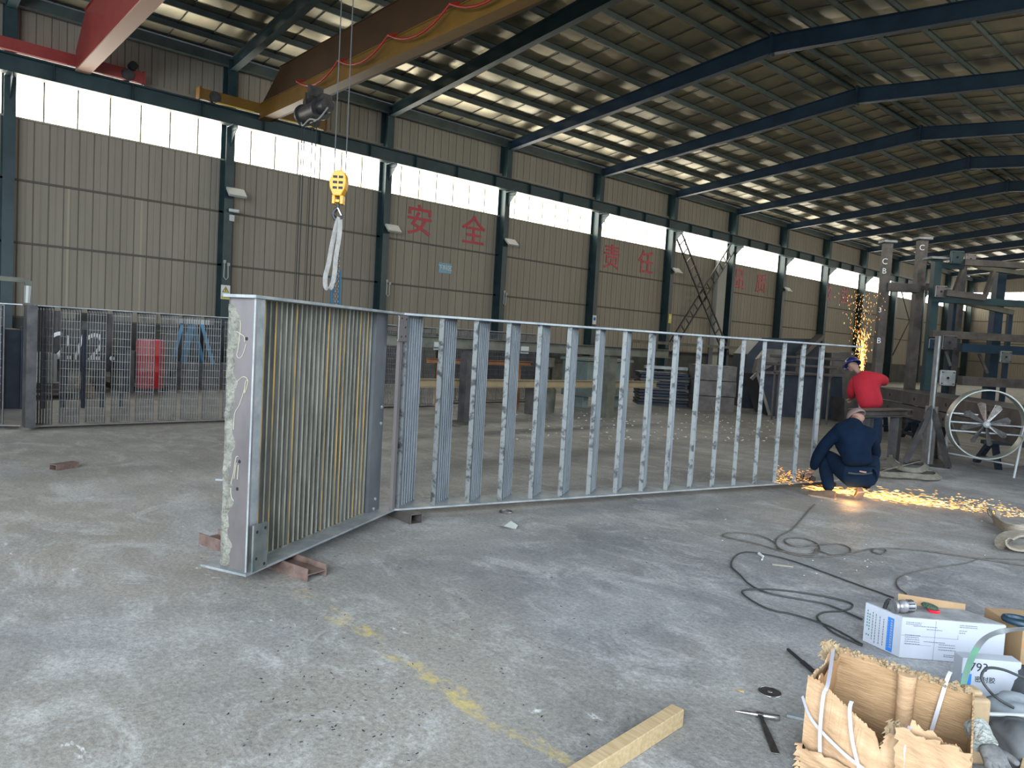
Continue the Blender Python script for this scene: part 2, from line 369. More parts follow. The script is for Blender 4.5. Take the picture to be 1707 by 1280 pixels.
# ================================================================= THE SETTING
COLY = [-2.95+6*k for k in range(15)]      # column lines along the wall
YEND = 81.4
def roofz(x): return 11.42-.105*abs(x-RX)   # top of the rafters
b = MB(); b.add([(-W-.3, -9, 0), (9, -9, 0), (9, YEND+.5, 0), (-W-.3, YEND+.5, 0), (-W-.3, -9, -.2), (9, -9, -.2), (9, YEND+.5, -.2), (-W-.3, YEND+.5, -.2)],
      [(0, 1, 2, 3), (7, 6, 5, 4), (0, 4, 5, 1), (1, 5, 6, 2), (2, 6, 7, 3), (3, 7, 4, 0)])
struct(b.build('floor', 'floor'), 'worn grey concrete workshop floor with dust, scuffs and a faded yellow line', 'floor')

def corrugated(mb, axis, c, u0, u1, z0, z1, pitch=.19, mi=0):
    # a sheet wall with shallow ribs; axis 'Y': runs along Y at X=c (facing +X); axis 'X': runs along X at Y=c (facing -Y)
    n = int((u1-u0)/pitch); pr = []
    for i in range(n):
        u = u0+i*pitch
        for du, h in ((0, 0), (.145, 0), (.155, -.012), (.178, -.012)): pr.append((u+du, h))
    pr.append((u1, 0))
    vs = []
    for z in (z0, z1):
        for u, h in pr: vs.append((c+h, u, z) if axis == 'Y' else (u, c-h, z))
    m = len(pr); mb.add(vs, [(i, i+1, i+1+m, i+m) for i in range(m-1)], mi)

def groove_lines(mb, axis, c, u0, u1, z0, z1, pitch, mi):
    n = int((u1-u0)/pitch)
    for i in range(n):
        u = u0+i*pitch+.1665
        if axis == 'Y': mb.box((c-.012, u-.006, z0), (c-.004, u+.006, z1), mi=mi)
        else: mb.box((u-.006, c+.004, z0), (u+.006, c+.012, z1), mi=mi)

wl = MB()
wl.box((-W-.25, -9, 0), (-W+.02, YEND+.3, 1.45), mi=1)
wl.box((-W-.02, -9, 1.45), (-W+.05, YEND, 1.5), mi=2)
corrugated(wl, 'Y', -W, -9, YEND, 1.45, 7.05)
corrugated(wl, 'Y', -W, -9, YEND, 8.8, 10.35)
groove_lines(wl, 'Y', -W, -9, YEND, 1.45, 7.05, .38, 2)
groove_lines(wl, 'Y', -W, -9, YEND, 8.8, 10.35, .38, 2)
for zg in (3.57, 5.32):                                # girts seen as dark horizontal lines
    wl.box((-W, -9, zg-.03), (-W+.05, YEND, zg+.03), mi=2)
wl.box((-W, -9, 7.0), (-W+.06, YEND, 7.05), mi=3); wl.box((-W, -9, 8.62), (-W+.06, YEND, 8.85), mi=0)
wl.box((-W-.3, -9, 1.45), (-W-.2, YEND, 7.05), mi=1); wl.box((-W-.3, -9, 8.8), (-W-.2, YEND, 10.35), mi=1)
for px2 in ((113, 400), (235, 390)):
    q = atX(px2[0], px2[1], -W); wl.box((-W-.002, q.y-.03, 1.5), (-W+.006, q.y+.03, 5.3), mi=3)
struct(wl.build('wall_left', ['sheet', 'plinth', 'seam', 'mullion']), 'long beige corrugated sheet wall on a grey plinth with a daylight band', 'wall')

# frosted daylight band, one window per bay
NW = 0
for k in range(14):
    y0, y1 = COLY[k]+.02, COLY[k+1]-.02
    if k == 13: y1 = YEND
    b = MB(); b.add([(0, y0-y0, 7.05), (0, y1-y0, 7.05), (0, y1-y0, 8.8), (0, 0, 8.8)], [(0, 1, 2, 3)])
    b.box((-.06, 0, 7.05), (-.01, y1-y0, 8.8), mi=1)
    n = 7
    for i in range(1, n):
        yy = (y1-y0)*i/n
        b.box((.0, yy-.022, 7.05), (.03, yy+.022, 8.8), mi=1)
    NW += 1
    o = b.build('window_%d' % NW, ['frost', 'mullion']); o.location = (-W-.02, y0, 0)
    struct(o, 'frosted white window band in the %s bay of the long wall' % ORD[k], 'window')

# end wall with its own window band and columns
we = MB()
corrugated(we, 'X', YEND, -W, 6, 0.0, 7.9); corrugated(we, 'X', YEND, -W, 6, 8.85, 12.0)
we.box((-W, YEND+.05, 0), (6, YEND+.25, 7.9), mi=1); we.box((-W, YEND+.05, 8.85), (6, YEND+.25, 12.0), mi=1)
for zg in (2.2, 4.0, 6.1): we.box((-W, YEND-.05, zg-.03), (6, YEND, zg+.03), mi=2)
struct(we.build('wall_far', ['sheet', 'plinth', 'seam']), 'far end wall of beige sheet with a bright window strip', 'wall')
for i in range(5):
    x0 = -W+i*6.1; b = MB()
    b.add([(0, 0, 7.9), (6.0, 0, 7.9), (6.0, 0, 8.85), (0, 0, 8.85)], [(0, 3, 2, 1)]); b.box((0, .01, 7.9), (6.0, .06, 8.85), mi=1)
    for q in range(1, 7): b.box((q*.87-.02, -.03, 7.9), (q*.87+.02, 0, 8.85), mi=1)
    NW += 1
    o = b.build('window_%d' % NW, ['frost', 'mullion']); o.location = (x0, YEND+.03, 0)
    struct(o, 'bright window strip in the far end wall, %s from the long wall' % ORD[i], 'window')
# right wall beyond the side opening (out of the picture, closes the hall)
b = MB(); b.box((.6, 12.5, 0), (.8, YEND, 7.05)); b.box((.6, 12.5, 8.8), (.8, YEND, 10.3)); b.box((.6, -9, 5.6), (.8, 12.5, 10.3))
struct(b.build('wall_right', 'sheet'), 'opposite side wall of beige sheet beyond the open doorway', 'wall')
b = MB(); b.add([(.62, 12.5, 7.05), (.62, YEND, 7.05), (.62, YEND, 8.8), (.62, 12.5, 8.8)], [(0, 3, 2, 1)])
NW += 1
struct(b.build('window_%d' % NW, 'frost'), 'long frosted window band in the opposite side wall', 'window')

# steel columns with brackets
def column(k, y):
    o = thing('steel_column', 'dark teal steel column on the %s bay line of the long wall' % ORD[k], 'column', (-W+.25, y, 0), kind='structure')
    b = MB(); b.ibeam((-W+.28, y, 0), (-W+.28, y, 10.1), .28, .5, .02, .016, up=(1, 0, 0)); b.box((-W+.05, y-.2, 0), (-W+.6, y+.2, .03))
    b.build('shaft', 'steel_green', o)
    b = MB(); b.prof((-W+.5, y, 7.86), (-W+1.05, y, 7.86), [(-.012, -.02), (.012, -.02), (.012, .12), (-.012, .12)])
    b.add([(-W+.5, y-.012, 7.35), (-W+1.0, y-.012, 7.86), (-W+.5, y-.012, 7.86), (-W+.5, y+.012, 7.35), (-W+1.0, y+.012, 7.86), (-W+.5, y+.012, 7.86)],
          [(0, 1, 2), (5, 4, 3), (0, 3, 4, 1), (1, 4, 5, 2), (2, 5, 3, 0)])
    b.box((-W+.5, y-.14, 7.97), (-W+1.08, y+.14, 7.995)); b.build('bracket', 'steel_green', o)
    return o
for k, y in enumerate(COLY): column(k, y)

# crane runway beam carried by the brackets
b = MB(); b.ibeam((-24.4, -9, 8.24), (-24.4, YEND-.1, 8.24), .32, .48, .02, .014)
for y in range(-8, 80, 2): b.box((-24.54, y-.006, 8.02), (-24.26, y+.006, 8.46))
struct(b.build('crane_runway_beam', 'steel_green'), 'long dark crane runway beam in front of the window band', 'beam')
b = MB(); b.box((-24.43, -9, 8.48), (-24.37, YEND-.1, 8.54))
struct(b.build('trim_1', 'dark_steel'), 'crane rail on top of the runway beam', 'rail')

# rafters, one portal per column line
SL = .078
for k, y in enumerate(COLY):
    m = 'steel_green' if k < 4 else 'steel_blue'  # farther rafters turn blue: bluish haze put into their colour
    o = thing('roof_beam', 'dark sloping roof rafter of the %s portal from the near end' % ORD[k], 'rafter', (-W+.3, y, 10.2), kind='structure')
    for side, xa in ((-1, -W+.35), (1, .05)):
        b = MB(); zt = roofz(xa); zr = 11.42; d0, d1_ = .36, .55
        b.bar((xa, y, zt-.009), (RX, y, zr-.009), .24, .018); b.bar((xa, y, zt-d0+.009), (RX, y, zr-d1_+.009), .24, .018)
        b.add([(xa, y-.006, zt-d0), (RX, y-.006, zr-d1_), (RX, y-.006, zr), (xa, y-.006, zt), (xa, y+.006, zt-d0), (RX, y+.006, zr-d1_), (RX, y+.006, zr), (xa, y+.006, zt)], [(0, 1, 2, 3), (7, 6, 5, 4), (0, 4, 5, 1), (2, 6, 7, 3)])
        b.build('rafter_arm', m, o)
    b = MB(); b.box((RX-.03, y-.13, 10.82), (RX+.03, y+.13, 11.5)); b.build('ridge_plate', m, o)

# purlins on the rafters
px_ = [-24.85]+[-23.8+1.25*i for i in range(9)]+[-12.85, -12.25]+[-11.3+1.25*i for i in range(9)]+[-.1]
for i, x in enumerate(px_):
    z = roofz(x); b = MB()
    if x == -24.85: b.box((x-.12, -9, z-.18), (x+.12, YEND, z+.12))
    else: b.chan((x, -9, z+.1), (x, YEND, z+.1), .06, .2, .008)
    o = b.build('roof_beam_purlin', 'purlin')
    struct(o, 'grey-green roof purlin running the length of the hall, %s from the long wall' % (ORD[i] if i < 20 else 'farthest'), 'purlin')

# quilted foil insulation, bulging between the purlins
b = MB(); xs = px_
def cell(x0, x1, y0, y1, sag, nx=5, ny=5):
    vs = []; o = random.uniform(-.35, .35)
    for i in range(nx+1):
        for j in range(ny+1):
            u, v = i/nx, j/ny; x = x0+(x1-x0)*u; y = y0+(y1-y0)*v
            z = roofz(x)+.205-sag*(math.sin(PI*u)**.7 if 0 < u < 1 else 0)*(.35+.65*(math.sin(PI*v)**.6 if 0 < v < 1 else 0))+.012*o*(u-.5)
            vs.append((x, y, z))
    m = ny+1
    b.add(vs, [(i*m+j, (i+1)*m+j, (i+1)*m+j+1, i*m+j+1) for i in range(nx) for j in range(ny)])
for i in range(len(xs)-1):
    for k in range(-1, 14):
        ya = COLY[k] if k >= 0 else -9; yb = COLY[k+1] if k < 13 else YEND
        n = 6 if k < 8 else 5
        for q in range(n):
            y0 = ya+(yb-ya)*q/n; y1 = ya+(yb-ya)*(q+1)/n
            nn = 5 if k < 9 else 3
            cell(xs[i], xs[i+1], y0, y1, .022+random.uniform(-.010, .008), nn, nn)
# opaque roof skin above the foil
b.add([(-W-.3, -9, roofz(-W)+.42), (RX, -9, 11.84), (RX, YEND+.3, 11.84), (-W-.3, YEND+.3, roofz(-W)+.42), (1.2, -9, roofz(1.2)+.42), (1.2, YEND+.3, roofz(1.2)+.42)],
      [(0, 1, 2, 3), (1, 4, 5, 2)], 1)
o = b.build('ceiling', ['foil', 'plinth'], smooth=False); o.data.shade_smooth()
struct(o, 'roof lining of quilted silvery yellow insulation foil between the purlins', 'ceiling')
# dark battens at the seams of the foil
b = MB()
for k in range(0, 14):
    ya, yb = COLY[k], COLY[k+1] if k < 13 else YEND
    n = 6 if k < 8 else 5
    for q in range(1, n):
        y = ya+(yb-ya)*q/n
        for xa, xb in ((-24.8, RX), (RX, -.1)):
            b.bar((xa, y, roofz(xa)+.175), (xb, y, roofz(xb)+.175), .02, .02)
struct(b.build('trim_2', 'dark_steel'), 'thin dark wires across the roof insulation', 'trim')

# roof sag rods / bracing near the ridge
def xbrace(name, y0, y1, z0, z1, x, m, wid, label, rungs):
    o = thing(name, label, 'bracing', (x, y0, z0), kind='structure')
    for (a0, c0), (a1, c1) in (((y0, z0), (y1, z1)), ((y0, z1), (y1, z0))):
        b = MB(); A = V(x, a0, c0); B = V(x, a1, c1); d = (B-A).normalized(); p = V(0, -d.z, d.y)*wid/2
        if rungs:
            b.bar(A+p, B+p, .07, .07); b.bar(A-p, B-p, .07, .07); L = (B-A).length; n = 15
            for i in range(1, n):
                c = A+d*L*i/n; b.bar(c-p, c+p, .05, .05)
        else: b.bar(A, B, .07, .07)
        b.build('diagonal', m, o); x += .08
    return o
xbrace('wall_beam_bracing', 33.3, 38.8, 1.6, 7.9, -24.7, 'dark_steel', .55, 'large dark ladder-like cross bracing between two wall columns', True)
xbrace('wall_beam_bracing', 63.3, 68.8, 2.2, 7.9, -24.7, 'dark_steel', .1, 'thin dark cross bracing far down the long wall', False)
b = MB(); b.box((-25.15, 37.75, .0), (-24.85, 38.6, 6.98)); tag(b.build('duct_casing', 'sheet_pale'), 'pale grey vertical duct casing beside a column behind the cross bracing', 'duct')

# slogan letters high on the wall
for ch, y, z in (('安', 0, 6.45), ('全', 0, 6.45), ('责', 0, 6.4), ('任', 0, 6.4), ('品', 0, 6.35), ('质', 0, 6.35), ('效', 0, 6.35), ('益', 0, 6.35)):
    pos = {'安': (700, 371), '全': (790, 388), '责': (1020, 431), '任': (1077, 440), '品': (1232, 467), '质': (1269, 475), '效': (1380, 489), '益': (1408, 495)}[ch]
    P = atX(pos[0], pos[1], -W+.03)
    o = letters('wall_character', ch, 1.3, 'red_letter', basis((-W+.012, P.y, P.z), (0, 1, 0), (0, 0, 1)), ext=.012, bold=.008)
    place = {'安': 'first, left of 全 on the wall', '全': 'second, right of 安 on the wall', '责': 'third, left of 任 on the wall', '任': 'fourth, right of 责 on the wall', '品': 'fifth, left of 质 on the wall', '质': 'sixth, right of 品 on the wall', '效': 'seventh, above the rising sparks', '益': 'eighth and last, above the rising sparks'}[ch]
    tag(o, 'red slogan character %s, %s' % (ch, place), 'letter', 'slogan characters on the long wall')
# blue area sign
P = atX(742, 447, -W+.03)
o = thing('area_sign', 'small faded blue sign reading 下料区 on the beige wall', 'sign', (-W+.02, P.y, P.z-.2))
b = MB(); b.box((-W+.005, P.y-.33, P.z-.21), (-W+.03, P.y+.33, P.z+.21)); b.build('sign_panel', 'sign_blue', o)
letters('lettering', '下料区', .24, 'sign_white', basis((-W+.033, P.y, P.z), (0, 1, 0), (0, 0, 1)), o)

# floodlights, cameras and signs on the columns
def floodlight(k, z, lab):
    y = COLY[k]; x = -W+.58
    o = thing('floodlight', lab, 'floodlight', (x, y, z), 'floodlights on the wall columns')
    b = MB(); T = Matrix.Translation((x+.18, y+.16, z)) @ Matrix.Rotation(.75, 4, 'Y')
    b.box((-.2, -.29, -.04), (.2, .29, .04), T); b.build('housing', 'lamp_grey', o, bevel=.01)
    b = MB(); b.box((-.17, -.26, -.047), (.17, .26, -.038), T); b.build('diffuser', 'white', o)
    b = MB(); b.bar((x-.02, y+.05, z+.02), (x+.1, y+.1, z+.02), .03); b.box((x-.045, y-.02, z-.08), (x-.015, y+.12, z+.08)); b.build('bracket', 'dark_steel', o)
for k, pxy, lab in ((2, (384, 320), 'light grey floodlight on the column behind the left end of the near screen'), (3, (653, 381), 'light grey floodlight on the column just left of the first slogan character'),
                    (4, (850, 404), 'light grey floodlight on the column between the second and third slogan characters'), (6, (1124, 451), 'light grey floodlight on the column at the left foot of the ladder-like cross bracing'),
                    (8, (1307, 482), 'small grey floodlight on the far column between the sixth and seventh slogan characters')):
    P = atX(pxy[0], pxy[1], -W+.7); floodlight(k, P.z, lab)
y = COLY[2]; P = atX(386, 357, -W+.6)
o = thing('security_camera', 'small white security camera on the column under the floodlight', 'camera', (-W+.54, y+.1, P.z))
b = MB(); b.cyl((-W+.6, y+.0, P.z+.12), (-W+.78, y+.26, P.z+.1), .055); b.build('camera_body', 'white', o)
b = MB(); b.bar((-W+.56, y+.08, P.z+.1), (-W+.68, y+.1, P.z+.1), .03); b.build('bracket', 'white', o); b = MB(); b.box((-W+.545, y+.02, P.z-.22), (-W+.6, y+.18, P.z-.02)); b.build('junction_box', 'white', o)
def post_sign(k, pxy, w_, h, label, base, icon, txt=None, tri=False):
    y = COLY[k]; P = atX(pxy[0], pxy[1], -W+.55); x = -W+.535
    o = thing('safety_sign', label, 'sign', (x, P.y, P.z-h/2))
    b = MB(); b.box((x, P.y-w_/2, P.z-h/2), (x+.015, P.y+w_/2, P.z+h/2)); b.build('sign_panel', base, o)
    if tri:
        b = MB(); a = w_*.38; zc = P.z+h*.14
        b.add([(x+.02, P.y-a, zc-a*.6), (x+.02, P.y+a, zc-a*.6), (x+.02, P.y, zc+a*1.1), (x+.016, P.y-a, zc-a*.6), (x+.016, P.y+a, zc-a*.6), (x+.016, P.y, zc+a*1.1)], [(0, 1, 2), (5, 4, 3), (0, 3, 4, 1), (1, 4, 5, 2), (2, 5, 3, 0)])
        b.build('warning_triangle', 'print_black', o)
        b = MB(); a = w_*.28
        b.add([(x+.024, P.y-a, zc-a*.62), (x+.024, P.y+a, zc-a*.62), (x+.024, P.y, zc+a*1.1), (x+.0205, P.y-a, zc-a*.62), (x+.0205, P.y+a, zc-a*.62), (x+.0205, P.y, zc+a*1.1)], [(0, 1, 2), (5, 4, 3), (0, 3, 4, 1), (1, 4, 5, 2), (2, 5, 3, 0)])
        b.build('triangle_fill', 'sign_yellow', o)
        b = MB(); b.box((x+.022, P.y-.012, zc-.03), (x+.028, P.y+.012, zc+a*.7)); b.build('exclamation_mark', 'print_black', o)
        b = MB(); b.box((x+.014, P.y-w_*.45, P.z-h*.48), (x+.018, P.y+w_*.45, P.z-h*.26)); b.build('text_band', 'sign_yellow', o)
        letters('lettering', '注意安全', w_*.22, 'print_black', basis((x+.019, P.y, P.z-h*.37), (0, 1, 0), (0, 0, 1)), o, .001)
    else:
        b = MB(); b.lathe((x+.014, P.y, P.z+h*.1), (1, 0, 0), [(0, 0), (0, w_*.34), (.006, w_*.34), (.006, 0)]); b.build('pictogram', icon, o)
post_sign(2, (376, 487), .30, .46, 'white and yellow warning sign with triangle on the column behind the near post', 'sign_white', None, tri=True)
post_sign(5, (991, 533), .26, .44, 'small white oval-marked sign on the dark column left of 责', 'sign_white', 'print_blue')
post_sign(6, (1117, 531), .24, .5, 'small yellow notice on the column right of 任', 'sign_yellow', 'sign_white')
# white wiring boxes on the columns
for k, pxy, lab in ((2, (377, 452), 'white wiring loop on the column above the triangle sign'), (3, (647, 482), 'white wiring loop on the column left of the blue sign'), (4, (842, 498), 'white wiring loop on the column right of the blue sign')):
    P = atX(pxy[0], pxy[1], -W+.56); b = MB()
    b.tube([(-W+.55, P.y-.06, P.z+.3), (-W+.55, P.y-.07, P.z-.2), (-W+.56, P.y, P.z-.28), (-W+.55, P.y+.07, P.z-.2), (-W+.55, P.y+.06, P.z+.2)], .022, 6)
    b.box((-W+.53, P.y-.1, P.z+.26), (-W+.58, P.y-.02, P.z+.36)); b.box((-W+.53, P.y+.03, P.z+.18), (-W+.58, P.y+.11, P.z+.28))
    tag(b.build('wiring_conduit', 'lamp_grey'), lab, 'conduit')

# ---------------------------------------------------------------- overhead cranes
def girder(o, y0, y1, xa, xb, zb, zt, m, taper, lower=None, lm=None):
    # box girder along X; the left end tapers up from the end carriage
    b = MB(); pr = [(xa, zb), (xb, zb), (xb, zt), (xa+taper, zt), (xa, zb+(zt-zb)*.42)]
    n = len(pr); vs = [(x, y0, z) for x, z in pr]+[(x, y1, z) for x, z in pr]
    b.add(vs, [(i, (i+1) % n, (i+1) % n+n, i+n) for i in range(n)]+[tuple(range(n))[::-1], tuple(range(n, 2*n))])
    b.box((xa+taper, y0-.04, zt), (xb, y1+.04, zt+.02)); g = b.build('girder', m, o)
    if lower:                                            # wider lower chord with a sloping shoulder
        b = MB(); q = [(y0-.10, zb-.02), (y1-.12, zb-.02), (y1-.12, zb+.02), (y0, zb+lower+.10), (y0-.10, zb+lower)]
        b.add([(xa-.02, y, z) for y, z in q]+[(xb, y, z) for y, z in q], [(i, (i+1) % 5, (i+1) % 5+5, i+5) for i in range(5)]+[tuple(range(5))[::-1], tuple(range(5, 10))])
        b.box((xa-.02, y0-.125, zb-.02), (xb, y0-.10, zb+.03)); b.box((xa-.02, y0-.125, zb+lower-.03), (xb, y0-.10, zb+lower)); b.build('lower_chord', lm, o)
    return g
def carriage(o, x, y0, y1, m):
    b = MB(); b.box((x-.14, y0, 8.56), (x+.14, y1, 8.88)); b.box((x-.17, y0-.02, 8.55), (x+.17, y0+.03, 8.92)); b.box((x-.17, y1-.03, 8.55), (x+.17, y1+.02, 8.92)); b.build('end_carriage', m, o)
    for yy in (y0+.45, y1-.45):
        b = MB(); b.lathe((x-.2, yy, 8.7), (1, 0, 0), [(0, 0), (0, .17), (.03, .19), (.06, .17), (.4, .17), (.4, 0)], 20); b.build('wheel', 'dark_steel', o)
yc = thing('overhead_crane', 'yellow overhead crane girder spanning the hall, farther of the two', 'crane', (-24.4, 10.1, 8.55))
girder(yc, 9.92, 10.25, -24.3, .2, 8.39, 9.78, 'yellow_shaded', 1.3, .48, 'yellow')
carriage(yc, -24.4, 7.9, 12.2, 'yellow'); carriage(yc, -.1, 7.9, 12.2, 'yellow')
b = MB(); b.box((-24.26, 8.3, 8.52), (-24.23, 9.6, 8.56)); b.box((-24.26, 10.5, 8.52), (-24.23, 11.9, 8.56)); b.build('rail_guard', 'orange_bar', yc)
rc = thing('overhead_crane', 'red overhead crane girder crossing the near corner of the roof', 'crane', (-24.4, 4.75, 8.55))
girder(rc, 4.5, 4.78, -24.2, .2, 8.42, 9.75, 'red', 1.1)
b = MB(); b.box((-24.0, 4.46, 8.36), (.2, 4.82, 8.40)); b.build('bottom_flange', mat('faded_pink_paint', (.55, .30, .20), .5), rc)
b = MB(); b.bar((-23.7, 4.92, 8.72), (.1, 4.92, 8.72), .05, .06); b.build('conductor_bar', 'dark_steel', rc)
carriage(rc, -24.4, 1.6, 6.3, 'red'); carriage(rc, -.1, 1.6, 6.3, 'red')
b = MB(); b.box((-24.26, 1.8, 8.53), (-24.23, 4.3, 8.56)); b.box((-24.26, 5.2, 8.53), (-24.23, 6.1, 8.56)); b.build('rail_guard', mat('pink_edge_paint', (.80, .32, .25), .5), rc)
b = MB(); b.lathe((-24.25, 5.95, 8.95), (1, 0, 0), [(0, 0), (0, .12), (.2, .12), (.2, .0)]); b.build('motor', 'black', rc)

# festoon cable under the yellow girder
b = MB(); pts = []
hooks = [-21.0, -18.5, -16.0, -13.5, -11.0, -8.5]
for i in range(len(hooks)-1):
    x0, x1 = hooks[i], hooks[i+1]
    for j in range(8): u = j/8; pts.append((x0+(x1-x0)*u, 9.56, 8.80-2.2*u*(1-u)*.62))
pts.append((hooks[-1], 9.56, 8.80))
b.tube(pts, .028, 6)
for x in hooks: b.bar((x, 9.54, 8.78), (x, 9.8, 8.90), .05)
b.build('festoon_cable', 'red_cable', yc)
# hoist trolley hanging at the yellow girder's lower flange
h = thing('hoist_trolley', 'dark wire-rope hoist trolley under the left end of the yellow crane girder', 'hoist', (-20.0, 9.4, 8.0))
P = atY(512, 182, 9.45)
b = MB(); b.cyl((P.x-.55, 9.65, P.z-.02), (P.x+.45, 9.65, P.z-.02), .25, 24); b.cyl((P.x-.62, 9.65, P.z-.02), (P.x-.55, 9.65, P.z-.02), .31, 24); b.cyl((P.x+.4, 9.65, P.z-.02), (P.x+.47, 9.65, P.z-.02), .31, 24); b.build('rope_drum', 'dark_steel', h, smooth=True)
b = MB(); b.cyl((P.x+.47, 9.65, P.z), (P.x+.85, 9.65, P.z), .2, 20); b.box((P.x+.5, 9.5, P.z+.1), (P.x+.8, 9.8, P.z+.3)); b.build('motor', 'dark_steel', h, smooth=True)
b = MB(); b.box((P.x-.4, 9.55, P.z+.2), (P.x-.34, 9.75, 8.36)); b.box((P.x+.3, 9.30, P.z+.2), (P.x+.36, 9.75, 8.36)); b.bar((P.x-.6, 9.7, P.z+.3), (P.x+.5, 10.0, P.z+.32), .12); b.build('hanger', 'dark_steel', h)
b = MB(); b.box((P.x-1.25, 9.9, P.z+.15), (P.x-1.05, 10.1, P.z+.75)); b.tube([(P.x-1.1, 9.9, P.z+.5), (P.x-.8, 9.8, P.z+.2), (P.x-.6, 9.7, P.z+.1)], .03); b.build('limit_switch', 'black', h)
b = MB(); b.tube(smooth_path([(P.x-.7, 9.6, P.z-.1), (P.x-.35, 9.5, P.z-.38), (P.x+.1, 9.5, P.z-.28), (P.x+.5, 9.55, P.z-.35), (P.x+.95, 9.6, P.z-.1)]), .025, 6); b.build('power_lead', 'lamp_grey', h)
# pendant lines dropping from the hoist
for qi, (dx, x2) in enumerate(((-.25, 497), (-.12, 501), (.3, 513), (.5, 520))):
    A = V(P.x-.33+dx, 9.62+dx*.1, P.z-.15); B = atY(x2-18, 515, 9.62); B.z = 1.1
    b = MB(); b.tube([A, (A.x, A.y, B.z)], .014, 5)
    tag(b.build('pendant_line', 'cable_dark'), 'thin dark pendant line under the hoist trolley, %s of four from the left' % ORD[qi], 'cable', 'pendant lines under the hoist trolley')

# hook block on its ropes, under the red crane
D0 = 9.6
hb = thing('crane_hook_block', 'yellow crane hook block hanging on wire ropes above the near screen', 'hook block', atD(563, 340, D0))
c = atD(565, 311, D0); vx = V(_r0.x, _r0.y, 0)
tr = thing('hoist_trolley', 'orange hoist trolley on the red crane carrying the hook block', 'hoist', (c.x, c.y, 8.0))
b = MB(); b.cyl((c.x-.4, c.y, 8.1), (c.x+.4, c.y, 8.1), .2, 20); b.box((c.x-.3, c.y-.1, 8.2), (c.x-.25, c.y+.1, 8.35)); b.box((c.x+.25, c.y-.1, 8.2), (c.x+.3, c.y+.1, 8.35)); b.build('rope_drum', 'yellow_clean', tr, smooth=True)
b = MB(); T = basis(c, vx, (0, 0, 1))        # x right, y up, z towards the camera
KS = D0/10.4; T = T @ Matrix.Scale(KS, 4)
pr = [(-.07, .16), (-.02, .195), (.06, .19), (.105, .14), (.12, .04), (.10, -.06), (.05, -.16), (-.06, -.16), (-.11, -.05), (-.12, .05)]
vs = [T @ V(x-.0, y+.02, -.09) for x, y in pr]+[T @ V(x, y+.02, .09) for x, y in pr]; n = len(pr)
b.add(vs, [(i, (i+1) % n, (i+1) % n+n, i+n) for i in range(n)]+[tuple(range(n))[::-1], tuple(range(n, 2*n))]); b.build('sheave_housing', 'yellow_clean', hb, bevel=.012)
b = MB()
for row in range(3):
    for sx in (-.035, .045): b.box((sx-.03, .10-row*.075, .088), (sx+.03, .135-row*.075, .094), T)
b.build('housing_slot', 'black', hb)
b = MB(); b.box((-.075, -.25, -.06), (-.035, -.13, .07), T); b.box((.035, -.25, -.06), (.08, -.13, .07), T); b.box((-.03, -.23, -.05), (.03, -.19, .075), T); b.build('crosshead', 'yellow_clean', hb, bevel=.005)
b = MB(); b.tube([T @ V(*p) for p in smooth_path([(0, -.22, 0), (-.005, -.29, 0), (-.05, -.34, 0), (-.062, -.40, 0), (-.03, -.455, 0), (.03, -.455, 0), (.06, -.40, 0), (.055, -.37, 0)], 5)], [.02]*6+[.024]*22+[.018, .016, .013, .01, .008, .006, .005, .004], 10); b.build('hook', 'dark_steel', hb, smooth=True)
b = MB(); b.bar(T @ V(.0, -.30, .02), T @ V(.055, -.40, .02), .012); b.build('safety_latch', 'chrome', hb)
for sx in (-.075, .085):
    b = MB(); A = T @ V(sx, .1, 0); b.tube([A, (A.x+.0, A.y, 7.98)], .008, 6); b.build('wire_rope', 'wire_rope', hb)
# white sling over the hook
b = MB()
L_ = [(.03, -.44, .02), (-.005, -.55, .03), (-.055, -.85, .03), (-.09, -1.10, .02), (-.13, -1.28, .0), (-.125, -1.42, -.0), (-.09, -1.47, 0), (-.045, -1.43, 0), (-.01, -1.25, 0), (.005, -1.0, .02), (.03, -.8, .03), (.045, -.6, .03), (.035, -.44, .02)]
L_ = [(x*1.05, y*.985, z) for x, y, z in L_]
nn = smooth_path([V(*p) for p in L_], 4)
b.ribbon([T @ p for p in nn], [tuple((vx*.8+V(-vx.y, vx.x, 0)*.6+V(0, 0, .15)*math.sin(i*.3))) for i in range(len(nn))], .062, .006)
tag(b.build('lifting_sling', 'webbing_white', smooth=True), 'white webbing sling looped over the crane hook', 'sling')
# chain legs hanging behind the sling
cs = thing('chain_sling', 'steel chain sling hanging from the crane hook behind the white sling', 'chain', T @ V(.03, -1.9, -.03))
for sx in (.015, .055):
    b = MB(); y = -.43; i = 0
    while y > -1.98:
        xx = sx+.02*math.sin(y*1.3)
        a = V(xx, y, -.03); r = .014; hl = .022
        pts = []
        for q in range(10):
            an = 2*PI*q/10; dx = r*math.cos(an)*.9; dy = hl*math.sin(an)
            pts.append(T @ (a+(V(dx, dy, 0) if i % 2 else V(0, dy, dx))))
        b.tube(pts, .005, 4, closed=True); y -= .036; i += 1
    b.build('chain_leg', 'wire_rope', cs)

